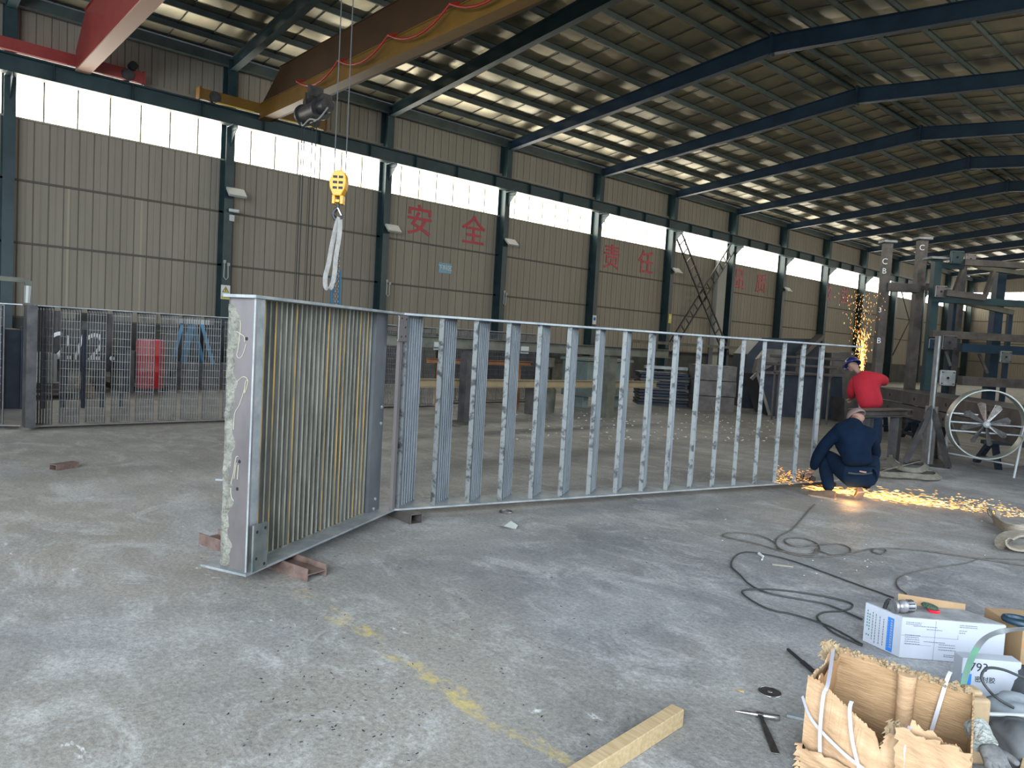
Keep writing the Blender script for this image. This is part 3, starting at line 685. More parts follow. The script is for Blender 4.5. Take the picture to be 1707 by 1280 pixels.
# ================================================================= THE NEAR SCREEN
A = V(-4.295, 1.755, 0); Bn = V(-5.315, 3.455, 0); D_ = V(-4.06, 9.45, 0)
d1 = (Bn-A).normalized(); n1 = V(-d1.y, d1.x, 0); d2 = (D_-Bn).normalized(); n2 = V(-d2.y, d2.x, 0)
if n1.x > 0: n1 = -n1
if n2.x > 0: n2 = -n2
L1 = (Bn-A).length; UP = V(0, 0, 1)
def cross_pt(p, u, q, v):
    t = ((q.x-p.x)*v.y-(q.y-p.y)*v.x)/(u.x*v.y-u.y*v.x); return p+u*t
Ap = V(-4.63, 1.60, 0); back2 = .29
Bp = cross_pt(Ap, d1, Bn+n2*back2, d2)
Dp = D_+n2*back2
foot = [A, Bn, D_, Dp, Bp, Ap]
scr = thing('trash_rack_screen', 'long bent raw-steel bar screen standing on blocks in the middle of the floor', 'steel screen', (A.x, A.y, .085))
def obox(b, o, x, y, lo, hi, mi=0): return b.box(lo, hi, basis(o, x, y), mi)
b = MB(); b.plate([(p.x, p.y) for p in foot], .085, .100); b.build('bottom_plate', 'edge', scr)
foot2 = foot[:-1]+[A+(Ap-A)*.70]
b = MB(); b.plate([(p.x, p.y) for p in foot2], 1.765, 1.783); b.build('top_plate', 'edge', scr)
Z0, Z1 = .1001, 1.7649
T1 = basis(A, d1, n1)          # x along section one, y backwards, z up
if T1.to_3x3().determinant() < 0 or (T1 @ V(0, 0, 1)).z < 0:
    T1 = Matrix(((d1.x, n1.x, 0, A.x), (d1.y, n1.y, 0, A.y), (0, 0, 1, 0), (0, 0, 0, 1)))
T2 = Matrix(((d2.x, n2.x, 0, Bn.x), (d2.y, n2.y, 0, Bn.y), (0, 0, 1, 0), (0, 0, 0, 1)))
# corner post: broad outer face and a narrow return
C0 = A+d1*.03+n1*.02; fdir = (V(-4.56, 1.69, 0)-C0).normalized(); 
fn = V(fdir.y, -fdir.x, 0)
if fn.y > 0: fn = -fn
TF = Matrix(((fdir.x, -fn.x, 0, C0.x), (fdir.y, -fn.y, 0, C0.y), (0, 0, 1, 0), (0, 0, 0, 1)))   # x along the face, y into the post
b = MB(); b.box((0, 0, Z0), (.235, .012, Z1), TF)
b.box((.223, .0, Z0), (.235, .12, Z1), TF); b.build('corner_post', 'plate', scr)
b = MB(); b.box((.0, 0.0, Z0), (.088, .012, Z1), Matrix(((d1.x, n1.x, 0, C0.x), (d1.y, n1.y, 0, C0.y), (0, 0, 1, 0), (0, 0, 0, 1)))); b.build('return_plate', 'edge', scr)
b = MB()
for x, z in ((.07, 1.52), (.095, .77), (.105, .60)): b.lathe(TF @ V(x, .003, z), -TF.to_3x3().col[1], [(0, 0), (0, .011), (.0045, .011), (.0045, 0)], 12)
b.build('bolt_hole', 'hole', scr)
# cement crust down the outer edge of the post
b = MB(); nz, nx = 90, 6; vs = []
for i in range(nz+1):
    z = Z0+.01+(Z1-Z0-.05)*i/nz; wr = .075+.018*math.sin(i*.33)+.012*math.sin(i*.9+1)+random.uniform(-.006, .006)
    if i > 72: wr += .035*(i-72)/18*abs(math.sin(i*.35))
    for j in range(nx+1):
        u = j/nx; x = .237-wr*u; y = -.004-(.012+random.uniform(-.006, .008))*math.sin(PI*min(max(u, .12), .97))
        vs.append(TF @ V(x, y if 0 < j < nx else .0, z))
b.add(vs, [(i*(nx+1)+j, i*(nx+1)+j+1, (i+1)*(nx+1)+j+1, (i+1)*(nx+1)+j) for i in range(nz) for j in range(nx)])
b.build('cement_crust', 'plaster', scr, smooth=True)
for (pts) in ([(.150, 1.66), (.125, 1.60), (.14, 1.46), (.15, 1.42), (.13, 1.40), (.10, 1.42), (.07, 1.49)], [(.16, 1.56), (.12, 1.545), (.09, 1.53), (.085, 1.50)], [(.155, 1.24), (.10, 1.285), (.06, 1.285), (.045, 1.26), (.07, 1.19), (.065, 1.26), (.045, 1.27)], [(.07, 1.22), (.11, 1.12), (.15, 1.06), (.155, .96)], [(.105, .80), (.125, .79), (.14, .70), (.16, .62), (.155, .55), (.13, .52)], [(.10, .75), (.105, .66)], [(.12, .76), (.135, .66)]):
    b = MB(); b.tube([TF @ V(x, -.002, z) for x, z in smooth_path([V(*p, 0).xy.to_3d() for p in pts], 4) and [(q.x, q.y) for q in smooth_path([V(p[0], p[1], 0) for p in pts], 4)]], .0028, 4)
    b.build('chalk_mark', 'chalk', scr)
# gusset plate low on the return face, with four bolt holes
b = MB(); b.box((.012, -.036, .112), (.155, -.024, .40), T1); b.build('gusset_plate', 'plate_dark', scr, bevel=.002)
b = MB()
for x, z in ((.045, .355), (.125, .365), (.045, .19), (.125, .14)): b.lathe(T1 @ V(x, -.034, z), -n1, [(0, 0), (0, .010), (.004, .010), (.004, 0)], 10)
b.build('bolt_hole', 'hole', scr)
# section one: upright flat bars set back from the plate edge, in bundles of seven
SB = .14; nb = 27; x0 = .17; x1 = L1-.30
for g in range(4):
    b = MB(); r2 = MB()
    for i in range(7):
        k = g*7+i
        if k >= nb: break
        x = x0+(x1-x0)*k/(nb-1)
        tgt = r2 if k in (2, 4, 8, 15, 18, 19, 23, 25) else b
        tgt.box((x-.007, SB+.003, Z0+.012), (x+.007, SB+.06, Z1), T1); tgt.box((x-.007, SB, Z0+.012), (x+.007, SB+.003, Z1), T1, 1)
    b.box((x0+(x1-x0)*g*7/(nb-1)-.02, SB-.0, Z0), (min(x0+(x1-x0)*(g*7+6)/(nb-1)+.02, x1+.02), SB+.07, Z0+.012), T1)
    o = b.build('bar_panel', ['raw_olive', 'bar_edge_olive'], scr)
    if r2.v: r2.build('rusty_bar', ['raw_olive', 'bar_edge_rust'], o)
# flat post at the bend with bolts, its slim batten and the bolted cleat plate above
b = MB(); b.box((L1-.255, SB-.02, Z0), (L1-.06, SB-.005, Z1), T1); b.box((L1-.255, SB-.005, Z0), (L1-.243, SB+.12, Z1), T1); b.build('bend_post', 'panel_grey', scr)
b = MB()
for x, z in ((L1-.10, .98), (L1-.10, .84), (L1-.14, .20), (L1-.16, .12)): b.lathe(T1 @ V(x, SB-.02, z), -n1, [(0, 0), (0, .015), (.010, .013), (.010, 0)], 6)
b.build('bolt_head', 'edge', scr)
b = MB(); b.box((L1-.05, -.0, Z0), (L1-.005, .03, 1.55), T1); b.build('batten', 'plate', scr)
b = MB(); b.box((L1-.13, -.018, 1.54), (L1+.04, -.004, 1.757), T1); b.box((L1-.13, -.022, 1.552), (L1-.122, -.004, 1.75), T1); b.build('cleat_plate', 'plate', scr, bevel=.004)
b = MB()
for x, z in ((-.075, 1.735), (.01, 1.73), (-.07, 1.58), (.01, 1.585), (-.0, 1.66)): b.lathe(T1 @ V(L1+x, -.018, z), -n1, [(0, 0), (0, .008), (.003, .008), (.003, 0)], 8)
b.build('bolt_hole', 'hole', scr)
# section two: louvre-like vanes of seven bars each, parallel to section one
def vane(b, e, F, ln=.31, th=.034, nbar=7, z0=Z0, z1=Z1, dd=None, nn_=None, bt=.013):
    dd = dd or d1; nn_ = nn_ or n1
    T = Matrix(((dd.x, nn_.x, 0, F.x), (dd.y, nn_.y, 0, F.y), (0, 0, 1, 0), (0, 0, 0, 1)))
    for i in range(nbar):
        x = .012+(ln-.02)*i/(nbar-1)
        b.box((x-bt/2, .0025, z0+.012), (x+bt/2, th, z1), T); b.box((x-bt/2, 0, z0+.012), (x+bt/2, .0025, z1), T, 1)
    b.box((-.0, .0, z0), (ln, th, z0+.012), T); b.box((0, 0, z1-.02), (ln, th, z1), T)
    e.box((-.008, -.004, z0), (.006, th+.006, z1), T)
NV = 17
for i in range(NV):
    F = Bn+d2*(.055+i*.3385)+n2*.045+d1*0
    b = MB(); e = MB(); vane(b, e, F); o = b.build('vane', ['raw', 'bar_edge'], scr); e.build('vane_edge', 'vane_edge', o)

# blocks under the screen
b = MB(); a = V(-4.27, 2.21, .0)
u = (V(-5.40, 1.93, 0)-a).normalized(); c = V(-4.27, 2.21, 0)
b.ibeam(c+UP*.0425, c+u*1.18+UP*.0425, .084, .16, .008, .007, up=V(-u.y, u.x, 0)); 
tag(b.build('steel_offcut', 'rust'), 'rusty H-section steel offcut under the near corner of the screen', 'steel block')
c = at(694, 873, 0); u = (n2*.8+n1*.3).normalized()
b = MB(); T = MB().frame(c, c+u, None)[0]
for lo, hi in (((-.06, 0, 0), (.06, .5, .006)), ((-.06, 0, .078), (.06, .5, .0845)), ((-.06, 0, .006), (-.053, .5, .078)), ((.053, 0, .006), (.06, .5, .078))): b.box(lo, hi, T)
tag(b.build('box_section_offcut', 'brown_steel'), 'short square tube offcut under the bend of the screen', 'steel block')
c = D_-d2*.45; b = MB(); T = MB().frame(c-n2*.08, c+n2*.4, None)[0]
for lo, hi in (((-.06, 0, 0), (.06, .5, .006)), ((-.06, 0, .078), (.06, .5, .0845)), ((-.06, 0, .006), (-.053, .5, .078)), ((.053, 0, .006), (.06, .5, .078))): b.box(lo, hi, T)
tag(b.build('box_section_offcut', 'brown_steel'), 'square tube offcut under the screen end beside the squatting worker', 'steel block')
# offcut on the floor at the left, small debris
p = at(88, 784, 0); q = at(126, 778, 0); b = MB()
T = MB().frame(p, q)[0]; L = (q-p).length
for lo, hi in (((-.05, 0, 0), (.05, L, .006)), ((-.05, 0, .054), (.05, L, .06)), ((-.05, 0, .006), (-.044, L, .054)), ((.044, 0, .006), (.05, L, .054))): b.box(lo, hi, T)
tag(b.build('box_section_offcut', 'rust'), 'short rusty square tube lying alone on the floor at left', 'steel offcut')

# ================================================================= FARTHER SCREENS
def far_screen(name, label, P0, segs, nb=8, pitch=.3385, ln=.265, H=1.70, zb=.04, mesh=True, bars='mesh_bar'):
    # segs: list of (direction, length, gap-less?)
    o = thing(name, label, 'steel screen', (P0.x, P0.y, zb)); P = P0.copy(); poly = [P.copy()]; 
    for dd, L, kind in segs:
        nn_ = V(-dd.y, dd.x, 0)
        if nn_.x > 0: nn_ = -nn_
        nv = int(L/pitch)
        for i in range(nv):
            F = P+dd*(i*pitch+.03)+nn_*(.04 if kind else .20)
            b = MB(); e = MB(); vd = (dd*1.0-nn_*(.0 if kind else .62)).normalized(); vn = V(-vd.y, vd.x, 0)
            if vn.x > 0: vn = -vn
            vane(b, e, F, ln=ln if not kind else pitch-.045, th=.022, nbar=nb, z0=zb+.012, z1=H, dd=vd, nn_=vn, bt=.014)
            v = b.build('vane', [bars, bars], o)
            if mesh:
                wz = MB(); T = Matrix(((vd.x, vn.x, 0, F.x), (vd.y, vn.y, 0, F.y), (0, 0, 1, 0), (0, 0, 0, 1)))
                z = zb+.12
                while z < H-.05: wz.box((0, -.010, z-.0024), (ln, -.004, z+.0024), T); z += .113
                wz.build('cross_wire', 'mesh_wire', v)
        P = P+dd*L; poly.append(P.copy())
    back = [p+V(-.3, .02, 0) for p in poly][::-1]; pp = [(p.x, p.y) for p in poly+back]
    b = MB(); b.plate(pp, zb, zb+.012); b.build('bottom_plate', 'plate', o)
    b = MB(); b.plate(pp, H, H+.014); b.build('top_plate', 'edge', o)
    return o, poly
k1 = V(-.06, 1, 0).normalized()
o, poly = far_screen('trash_rack_screen', 'dull steel bar screen standing far left behind the near one, seen through to the bins', V(-11.9, 1.78, 0), [(k1, 3.75, False)])
b = MB(); b.box((-12.0, 1.68, .05), (-11.72, 1.80, 1.71)); b.build('bend_post', 'dark_steel', o)
o2, _ = far_screen('trash_rack_screen', 'dark bar screen section at the far left edge joined to the far screen post', V(-12.65, .25, 0), [(V(.42, .91, 0).normalized(), 1.56, True)], bars='dark_steel')
far_screen('trash_rack_screen', 'small dark bar screen behind the near vanes, left of the brown rail', V(-13.6, 8.2, 0), [(V(-.05, 1, 0).normalized(), 1.75, False)], H=1.78)
far_screen('trash_rack_screen', 'small dark bar screen behind the near vanes and the brown rail', V(-14.2, 10.6, 0), [(V(-.05, 1, 0).normalized(), 3.1, False)], H=1.8)

# ================================================================= LEFT BACKGROUND, by the wall
def boxes(name, label, cat, lst, m, grp=None, bev=0, loc=None):
    b = MB()
    for lo, hi in lst: b.box(lo, hi)
    return tag(b.build(name, m, bevel=bev), label, cat, grp)
# big dark bin with painted 2/2.
P = atX(142, 600, -18.2); y0 = atX(97, 600, -18.2).y; y1 = atX(184, 600, -18.2).y
o = thing('steel_bin', 'dark brown steel bin painted with white 2/2 behind the far screen', 'bin', (-18.7, P.y, 0))
b = MB(); b.box((-19.2, y0, .40), (-18.2, y1, 1.48)); b.box((-18.22, y0-.06, .45), (-21.44, y0+.06, 1.68)); b.box((-18.22, y1-.06, .45), (-21.44, y1+.06, 1.68)); b.build('shell', 'dark_steel', o)
b = MB()
for yy in (y0+.15, y1-.15): b = MB(); b.box((-19.1, yy-.05, 0), (-18.3, yy+.05, .40)); b.build('skid', 'dark_steel', o)
P = atX(141, 580, -18.12)
letters('painted_number', '2/2.', .85, 'white_chalk', basis((-18.135, P.y, P.z), (0, 1, 0), (0, 0, 1)), o)
ya, yb = atX(198, 600, -17.9).y, atX(211, 600, -17.9).y
boxes('steel_box', 'small dark blue-grey steel box beside the red drum', 'box', [((-18.6, ya, 0), (-17.9, yb, .85)), ((-17.95, ya-.02, .85), (-17.85, yb+.02, .9))], 'navy', bev=.01)
# red drum
P = atX(249, 650, -17.3); rr = (atX(273, 620, -17.3).y-atX(226, 620, -17.3).y)/2
o = thing('steel_drum', 'bright red steel drum with a pale dusty lid behind the far screen', 'drum', (P.x, P.y, 0))
b = MB(); b.lathe((-17.3, P.y, .12), (0, 0, 1), [(0, 0), (0, rr*.96), (.03, rr), (.34, rr), (.36, rr*1.03), (.38, rr), (.68, rr), (.70, rr*1.03), (.72, rr), (1.0, rr), (1.03, rr*.97), (1.03, 0)], 28); b.build('drum_body', 'drum_red', o, smooth=True)
b = MB(); b.lathe((-17.3, P.y, 1.15), (0, 0, 1), [(0, 0), (0, rr*.9), (.03, rr*.88), (.03, 0)], 24); b.build('lid', 'pink_letter', o)
b = MB(); b.box((-17.65, P.y-rr-.11, 0), (-17.25, P.y-rr-.04, .9)); b.box((-17.65, P.y+rr+.06, 0), (-20.6, P.y+rr+.2, .8)); b.box((-17.65, P.y-rr-.2, 0), (-20.5, P.y+rr+.2, .12)); b.build('cradle', 'dark_steel', o)
# blue A-frame on a dark stack
X = -19.0; pa = atX(321, 540, X); fl_ = atX(297, 614, X); fr_ = atX(346, 614, X)
boxes('plate_stack', 'low dark stack of steel plates under the blue A-frame', 'plates', [((X-.5, fl_.y-.4, 0), (X+.5, fr_.y+.8, .25)), ((X-.45, fl_.y-.3, .25), (X+.45, fr_.y+.7, .45)), ((X-.5, fl_.y-.35, .45), (X+.4, fr_.y+.6, .6))], 'dark_steel')
o = thing('trestle', 'blue painted steel A-frame trestle by the wall', 'trestle', (X, pa.y, .6))
for dx in (-.35, .3):
    for q in (fl_, fr_):
        b = MB(); b.bar((X+dx, pa.y+(-.12 if q is fl_ else .12), pa.z), (X+dx*1.2, q.y, .6), .14, .08); b.build('leg', 'blue_tarp', o)
b = MB(); b.box((X-.45, pa.y-.28, pa.z), (X+.4, pa.y+.28, pa.z+.12)); b.build('top_beam', 'white_tube', o)
# dark masses
def pxbox(name, label, cat, xl, xr, yt, X, dep, m, zb=0, grp=None, bev=.01, extra=None):
    a = atX(xl, yt, X); c = atX(xr, yt, X); z = (a.z+c.z)/2
    l = [((X-dep, a.y, zb), (X, c.y, z))]
    if extra: l += extra(a, c, z)
    return boxes(name, label, cat, l, m, grp, bev)
pxbox('machine_cabinet', 'dark green-black cabinet by the wall right of the blue A-frame', 'cabinet', 349, 372, 545, -20.0, .9, 'navy', extra=lambda a, c, z: [((-20.7, a.y-.05, z), (-19.95, c.y+.05, z+.05))])
pxbox('machine_cabinet', 'dark olive cabinet between the red drum and the A-frame', 'cabinet', 277, 297, 555, -20.0, .9, 'olive_steel', extra=lambda a, c, z: [((-20.7, a.y-.05, z), (-19.95, c.y+.05, z+.05))])
pxbox('plate_rack', 'dark blue-black rack of plates at the far left edge behind the bars', 'rack', -40, 38, 548, -14.6, 1.0, 'navy', extra=lambda a, c, z: [((-14.6, a.y+.3*i, .0), (-14.52, a.y+.3*i+.06, z+.05)) for i in range(8)])
pxbox('machine_cover', 'pale grey sloped machine cover behind the far screen post', 'machine', 66, 96, 590, -17.4, 1.0, 'lamp_grey', zb=.0)
boxes('pallet', 'low dark timber pallet with scrap behind the far screen', 'pallet', [((-17.0, 1.7, .0), (-16.2, 1.82, .12)), ((-17.0, 3.1, .0), (-16.2, 3.22, .12)), ((-17.05, 1.6, .12), (-16.15, 3.3, .18)), ((-16.8, 1.8, .18), (-16.4, 3.0, .28))], 'brown_steel')
P = at(139, 662, 0); boxes('wood_block', 'tan wooden block on the floor behind the far screen', 'wood', [((P.x-.2, P.y-.16, 0), (P.x+.15, P.y+.16, .22)), ((P.x-.15, P.y-.1, .22), (P.x+.1, P.y+.1, .30))], 'wood_old', bev=.01)
# pale jib pipe over the far screen at far left
X = -13.6; a = atX(-30, 461, X); c = atX(47, 468, X); e = atX(45, 505, X); b = MB()
o = thing('pipe_stand', 'dark pipe stand with a white-wrapped end above the far left screen', 'pipe stand', (X, c.y, 0))
b.bar(a, c, .07); b.bar(c, (X, c.y, 0), .09); b.bar(a, (X, a.y, 0), .09); b.build('pipe', 'olive_steel', o)
b = MB(); b.tube([(X+.01, c.y, c.z-.08), (X+.02, e.y, e.z)], [.05, .04], 8); b.build('wrapped_end', 'lamp_grey', o)
# blue ladder leaning on the wall behind the hook
X = -16.5; t = atX(572, 450, X); t2 = atX(558, 450, X)
o = thing('ladder', 'narrow blue ladder standing upright behind the chain sling', 'ladder', (X, t.y, 0))
b = MB(); b.bar((X, t.y, 0), (X-.15, t.y, t.z), .05); b.bar((X, t2.y, 0), (X-.15, t2.y, t.z-.15), .05); b.build('stile', 'blue_ladder', o)
b = MB()
for i in range(13):
    z = .3*i+.2
    if z < t.z-.1: b.bar((X-.15*z/t.z, t.y, z), (X-.15*z/t.z, t2.y, z), .035)
b.build('rung', 'blue_ladder', o)

# ================================================================= MIDDLE: long fabrication stand behind the vanes
X = -10.85
o = thing('fabrication_stand', 'long steel workpiece stand with posts behind the near screen vanes', 'stand', (X, 8.5, 0))
b = MB(); b.chan((X, 6.7, 1.50), (X, 14.6, 1.50), .12, .20, .012); b.build('top_beam', 'olive_steel', o)
b = MB(); b.chan((X-.3, 7.2, .74), (X-.3, 14.6, .74), .10, .16, .012); b.build('lower_rail', mat('ochre_steel', (.20, .15, .08), .6, 0, (.26, .20, .11), 3), o)
for yy, m in ((8.6, 'dark_steel'), (12.6, 'olive_steel')):
    b = MB(); b.box((X-.20, yy-.12, 0), (X-.02, yy+.0, 1.40)); b.box((X-.02, yy-.12, .0), (X+.0, yy+.14, 1.40)); b.build('post', m, o)
b = MB(); b.plate([(X-.4, 8.1), (X+.4, 8.0), (X+.5, 8.6), (X-.3, 8.9)], 0, .03); b.build('foot_plate', 'olive_steel', o)
for yy in (7.8, 9.9, 11.3):
    b = MB(); b.box((X+.001, yy-.1, 1.36), (X+.03, yy+.1, 1.50)); b.build('clip_plate', 'lamp_grey', o)
boxes('steel_offcut', 'purple-brown steel block standing on the floor behind the vanes', 'steel block', [((X-1.2, 11.1, 0), (X-.9, 11.4, .7))], 'brown_steel', bev=.01)
boxes('welding_machine', 'grey-green welding machine with a white top lamp behind the vanes', 'machine', [((-13.4, 13.6, .3), (-12.5, 15.2, 1.2)), ((-13.2, 13.7, 0), (-12.7, 13.9, .3)), ((-13.2, 14.9, 0), (-12.7, 15.1, .3)), ((-13.4, 13.5, 1.2), (-12.45, 15.3, 1.27)), ((-13.0, 14.3, 1.27), (-12.8, 14.5, 1.55))], 'grey_green', bev=.015)
b = MB(); b.lathe((-12.3, 11.9, 0), (0, 0, 1), [(0, 0), (0, .28), (.5, .3), (.72, .2), (.75, .12), (1.0, .12), (1.05, .22), (1.25, .22), (1.25, 0)], 16); tag(b.build('gas_bottle', 'olive_steel', smooth=True), 'squat olive pump with a pale cap behind the brown rail', 'pump')
b = MB(); b.chan((-12.9, 9.0, 1.08), (-12.9, 12.0, 1.08), .08, .10, .01); b.box((-12.95, 9.3, 0), (-12.87, 9.38, 1.03)); b.box((-12.95, 11.6, 0), (-12.87, 11.68, 1.03)); tag(b.build('rusty_channel', mat('orange_rust', (.22, .09, .04), .8, 0, (.30, .14, .06), 5)), 'orange rusty channel on two legs behind the brown rail', 'steel channel')
# stacks of U-shaped formwork troughs on the right middle
def trough(name, label, c, ang, wid, L, h, n, m, m2, lip=.18, th=.04):
    # nested steel troughs opening upward, lying along direction ang; end towards the camera shows the profile
    o = thing(name, label, 'steel troughs', (c[0], c[1], 0)); ca, sa = math.cos(ang), math.sin(ang)
    for i in range(n):
        z = i*h; b = MB(); hw = wid/2
        pr = [(-hw-lip, z+h*1.5), (-hw, z+h*1.5), (-hw*.72, z+.0), (hw*.72, z), (hw, z+h*1.5), (hw+lip, z+h*1.5), (hw+lip, z+h*1.5-th), (hw+.03, z+h*1.5-th), (hw*.72+.05, z-th+.05), (-hw*.72-.05, z-th+.05), (-hw-.03, z+h*1.5-th), (-hw-lip, z+h*1.5-th)]
        A0 = V(c[0], c[1], 0); B0 = A0+V(ca, sa, 0)*L
        b.prof(A0, B0, pr); q = b.build('trough', m if i % 2 else m2, o)
    return o
def stack(name, label, lo, hi, n, m, jit=.08, grp=None):
    o = thing(name, label, 'plate stack', (lo[0], lo[1], 0)); h = (hi[2]-lo[2])/n
    for i in range(n):
        dx, dy = random.uniform(-jit, jit), random.uniform(-jit, jit); b = MB()
        b.box((lo[0]+dx, lo[1]+dy, lo[2]+i*h), (hi[0]+dx, hi[1]+dy, lo[2]+(i+1)*h-.018)); b.build('steel_plate', m, o)
    return o
def polyblock(name, label, cat, pts, DD, depth, m, par=None, nm=None):
    # outline standing at distance DD, with real depth away from the viewer
    P = [atD(x, y, DD) for x, y in pts]; zmin = min(p.z for p in P)
    for p in P:
        if p.z < .12: p.z = 0
    n = len(P); b = MB(); b.add(P+[p+fwd*depth for p in P], [(i, (i+1) % n, (i+1) % n+n, i+n) for i in range(n)]+[tuple(range(n))[::-1], tuple(range(n, 2*n))])
    o = b.build(name, m, par)
    return tag(o, label, cat) if par is None else o
vx = V(_r0.x, _r0.y, 0); fwd = V(-_r0.y, _r0.x, 0)
def layered(name, label, cat, xl, xr, yt, DD, depth, n, ms, slant=0, extra=None):
    a_ = atD(xl, yt, DD); c_ = atD(xr, yt, DD); zt_ = a_.z; w_ = (c_-a_); w_.z = 0; L_ = w_.length; w_.normalize()
    o = thing(name, label, cat, (a_.x, a_.y, 0)); rr0 = random.Random(n)
    f_ = V(-w_.y, w_.x, 0)
    if f_.dot(fwd) < 0: f_ = -f_
    for i in range(n):
        z0 = zt_*i/n; z1 = zt_*(i+1)/n-.02; sh = rr0.uniform(-.04, .04); b = MB()
        sl = slant*(1-i/n)
        p = [a_+w_*(sl+sh), a_+w_*(L_+sh), a_+w_*(L_+sh)+f_*depth, a_+w_*(sl+sh)+f_*depth]
        b.plate([(q.x, q.y) for q in p], z0, z1); b.build('steel_plate', ms[i % len(ms)], o)
    return o
layered('formwork_stack', 'stack of ribbed blue-black steel panels behind the middle vanes', 'plate stack', 1068, 1150, 618, 21.0, 1.0, 11, ['navy', 'navy', 'dark_steel'])
layered('formwork_stack', 'stack of three brown-grey steel boxes behind the vanes, right of the ribbed stack', 'plate stack', 1168, 1230, 607, 20.0, 1.4, 3, ['brown_steel'])
b = MB(); p, q = atD(1075, 611, 21.4), atD(1145, 614, 21.4); q.z = p.z; b.bar(p, q, .3, .08); 
for e in (p, q): pass
tag(b.build('steel_bundle', 'edge'), 'shiny-edged steel sheet lying on top of the ribbed dark stack', 'steel sheet')
polyblock('formwork_trough', 'big blue-black steel trough standing behind the last vanes', 'steel trough', [(1238, 640), (1246, 590), (1270, 563), (1366, 565), (1372, 700), (1238, 695)], 22.0, 1.4, 'navy')
tr_ = thing('formwork_trough', 'navy steel trough with a slanted brown end frame behind the last vanes', 'steel trough', atD(1330, 700, 19.4)*1.0)
tr_.location.z = 0; PINV[tr_.name] = Matrix.Translation(-tr_.location)
polyblock('shell', '', '', [(1264, 624), (1404, 628), (1404, 704), (1284, 698)], 19.6, 1.3, 'navy', tr_)
b = MB()
for (x0_, y0_), (x1_, y1_) in (((1262, 622), (1282, 700)), ((1260, 620), (1404, 626)), ((1262, 622), (1252, 632))):
    p, q = atD(x0_, y0_, 19.5), atD(x1_, y1_, 19.5); q.z = max(q.z, .03); b.bar(p, q, .09, .07)
b.build('end_frame', 'brown_steel', tr_)
polyblock('formwork_end_plate', 'grey stepped steel end plate standing on the navy trough', 'steel plate', [(1258, 622), (1264, 598), (1278, 581), (1312, 583), (1300, 602), (1266, 622)], 19.7, .25, 'brown_steel')
polyblock('steel_plate_pile', 'low pile of dark plates right of the navy trough, below the bent pipes', 'steel plates', [(1408, 664), (1430, 668), (1434, 700), (1408, 700)], 18.8, .8, 'brown_steel')
for q_, (xa, xb, yy, DD) in enumerate(((1284, 1410, 593, 18.9), (1276, 1396, 606, 18.6), (1290, 1388, 619, 18.3))):
    p = atD(xa, yy, DD); c = atD(xb, yy+7, DD-1.2); b = MB(); b.tube([p, c], .035, 8)
    for f_ in (.15, .82): e = p+(c-p)*f_; b.bar(e, (e.x, e.y, 0), .04)
    tag(b.build('pipe_rack_bar', 'brown_steel'), 'slim brown pipe on thin legs in front of the navy trough, %s from the top' % ORD[q_], 'pipe')
p = atD(1333, 592, 21.2); q = atD(1368, 560, 21.6); b = MB(); b.bar(p, q, .26, .12); b.bar(p, (p.x, p.y, 0), .12); tag(b.build('diagonal_brace', 'brown_steel'), 'leaning grey-brown steel member behind the end of the screen', 'steel member')
polyblock('steel_cabinet', 'mauve-brown steel plate box behind the fountain of sparks', 'box', [(1386, 588), (1424, 586), (1430, 640), (1430, 690), (1382, 690)], 21.5, 1.0, 'brown_steel')
boxes('column_bracket_shelf', 'long dark rail at plinth height along the wall behind the stacks', 'rail', [((-23.4, 28, 1.85), (-23.2, 44, 2.0)), ((-23.38, 28.2, 0), (-23.22, 28.35, 1.85)), ((-23.38, 43.5, 0), (-23.22, 43.65, 1.85)), ((-23.38, 36, 0), (-23.22, 36.15, 1.85))], 'olive_steel')
# dark wall-foot clutter between
rr_ = random.Random(5)
for i in range(8):
    y = 8.6+i*1.75+rr_.uniform(-.2, .2); h = rr_.uniform(.9, 1.55)
    lab = ['narrow', 'tall', 'low', 'wide', 'leaning', 'stout', 'slim', 'squat'][i]
    b = MB(); b.box((-22.2, y, 0), (-21.2, y+1.4, h)); b.box((-21.25, y-.05, h-.12), (-21.12, y+1.45, h)); b.box((-22.1, y+.4, h), (-18.2, y+.9, h+.2))
    tag(b.build('storage_crate', rr_.choice(['dark_steel', 'navy', 'dark_steel', 'olive_steel'])), '%s dark steel crate before the wall, %s of the row behind the screens' % (lab, ORD[i]), 'crate')

# ================================================================= RIGHT: long beam on trestles, tube frames
zt = 1.0
a = atD(1470, 646, 17.4); a.z = zt; c = atD(1707, 684, 11.0); c.z = zt; u = (c-a).normalized(); sd = V(-u.y, u.x, 0)
if sd.dot(a) < 0: sd = -sd
a = a-u*1.2; c = c+u*1.6
wb = thing('channel_stack', 'long stacked pair of steel channel beams on trestles running to the right', 'steel beams', (a.x, a.y, .45))
b = MB(); b.chan(a-UP*.13, c-UP*.13, .12, .26, .014, flip=-1); b.bar(a+sd*.02-UP*.005, c+sd*.02-UP*.005, .06, .012); b.build('upper_channel', 'brown_steel', wb)
b = MB(); b.chan(a-UP*.41-sd*.03, c-UP*.41-sd*.03, .12, .26, .014, flip=-1); b.build('lower_channel', 'brown_steel', wb)
b = MB(); n_ = V(u.y, -u.x, 0)
for s in (1.8, 3.3, 4.9, 6.6, 8.4):
    for dz in (-.13, -.40): b.lathe(a+u*s+UP*dz-sd*(.0 if dz > -.2 else .03), n_ if n_.dot(sd) < 0 else -n_, [(0, 0), (0, .035), (.004, .035), (.004, 0)], 10)
b.build('slot_hole', 'hole', wb)
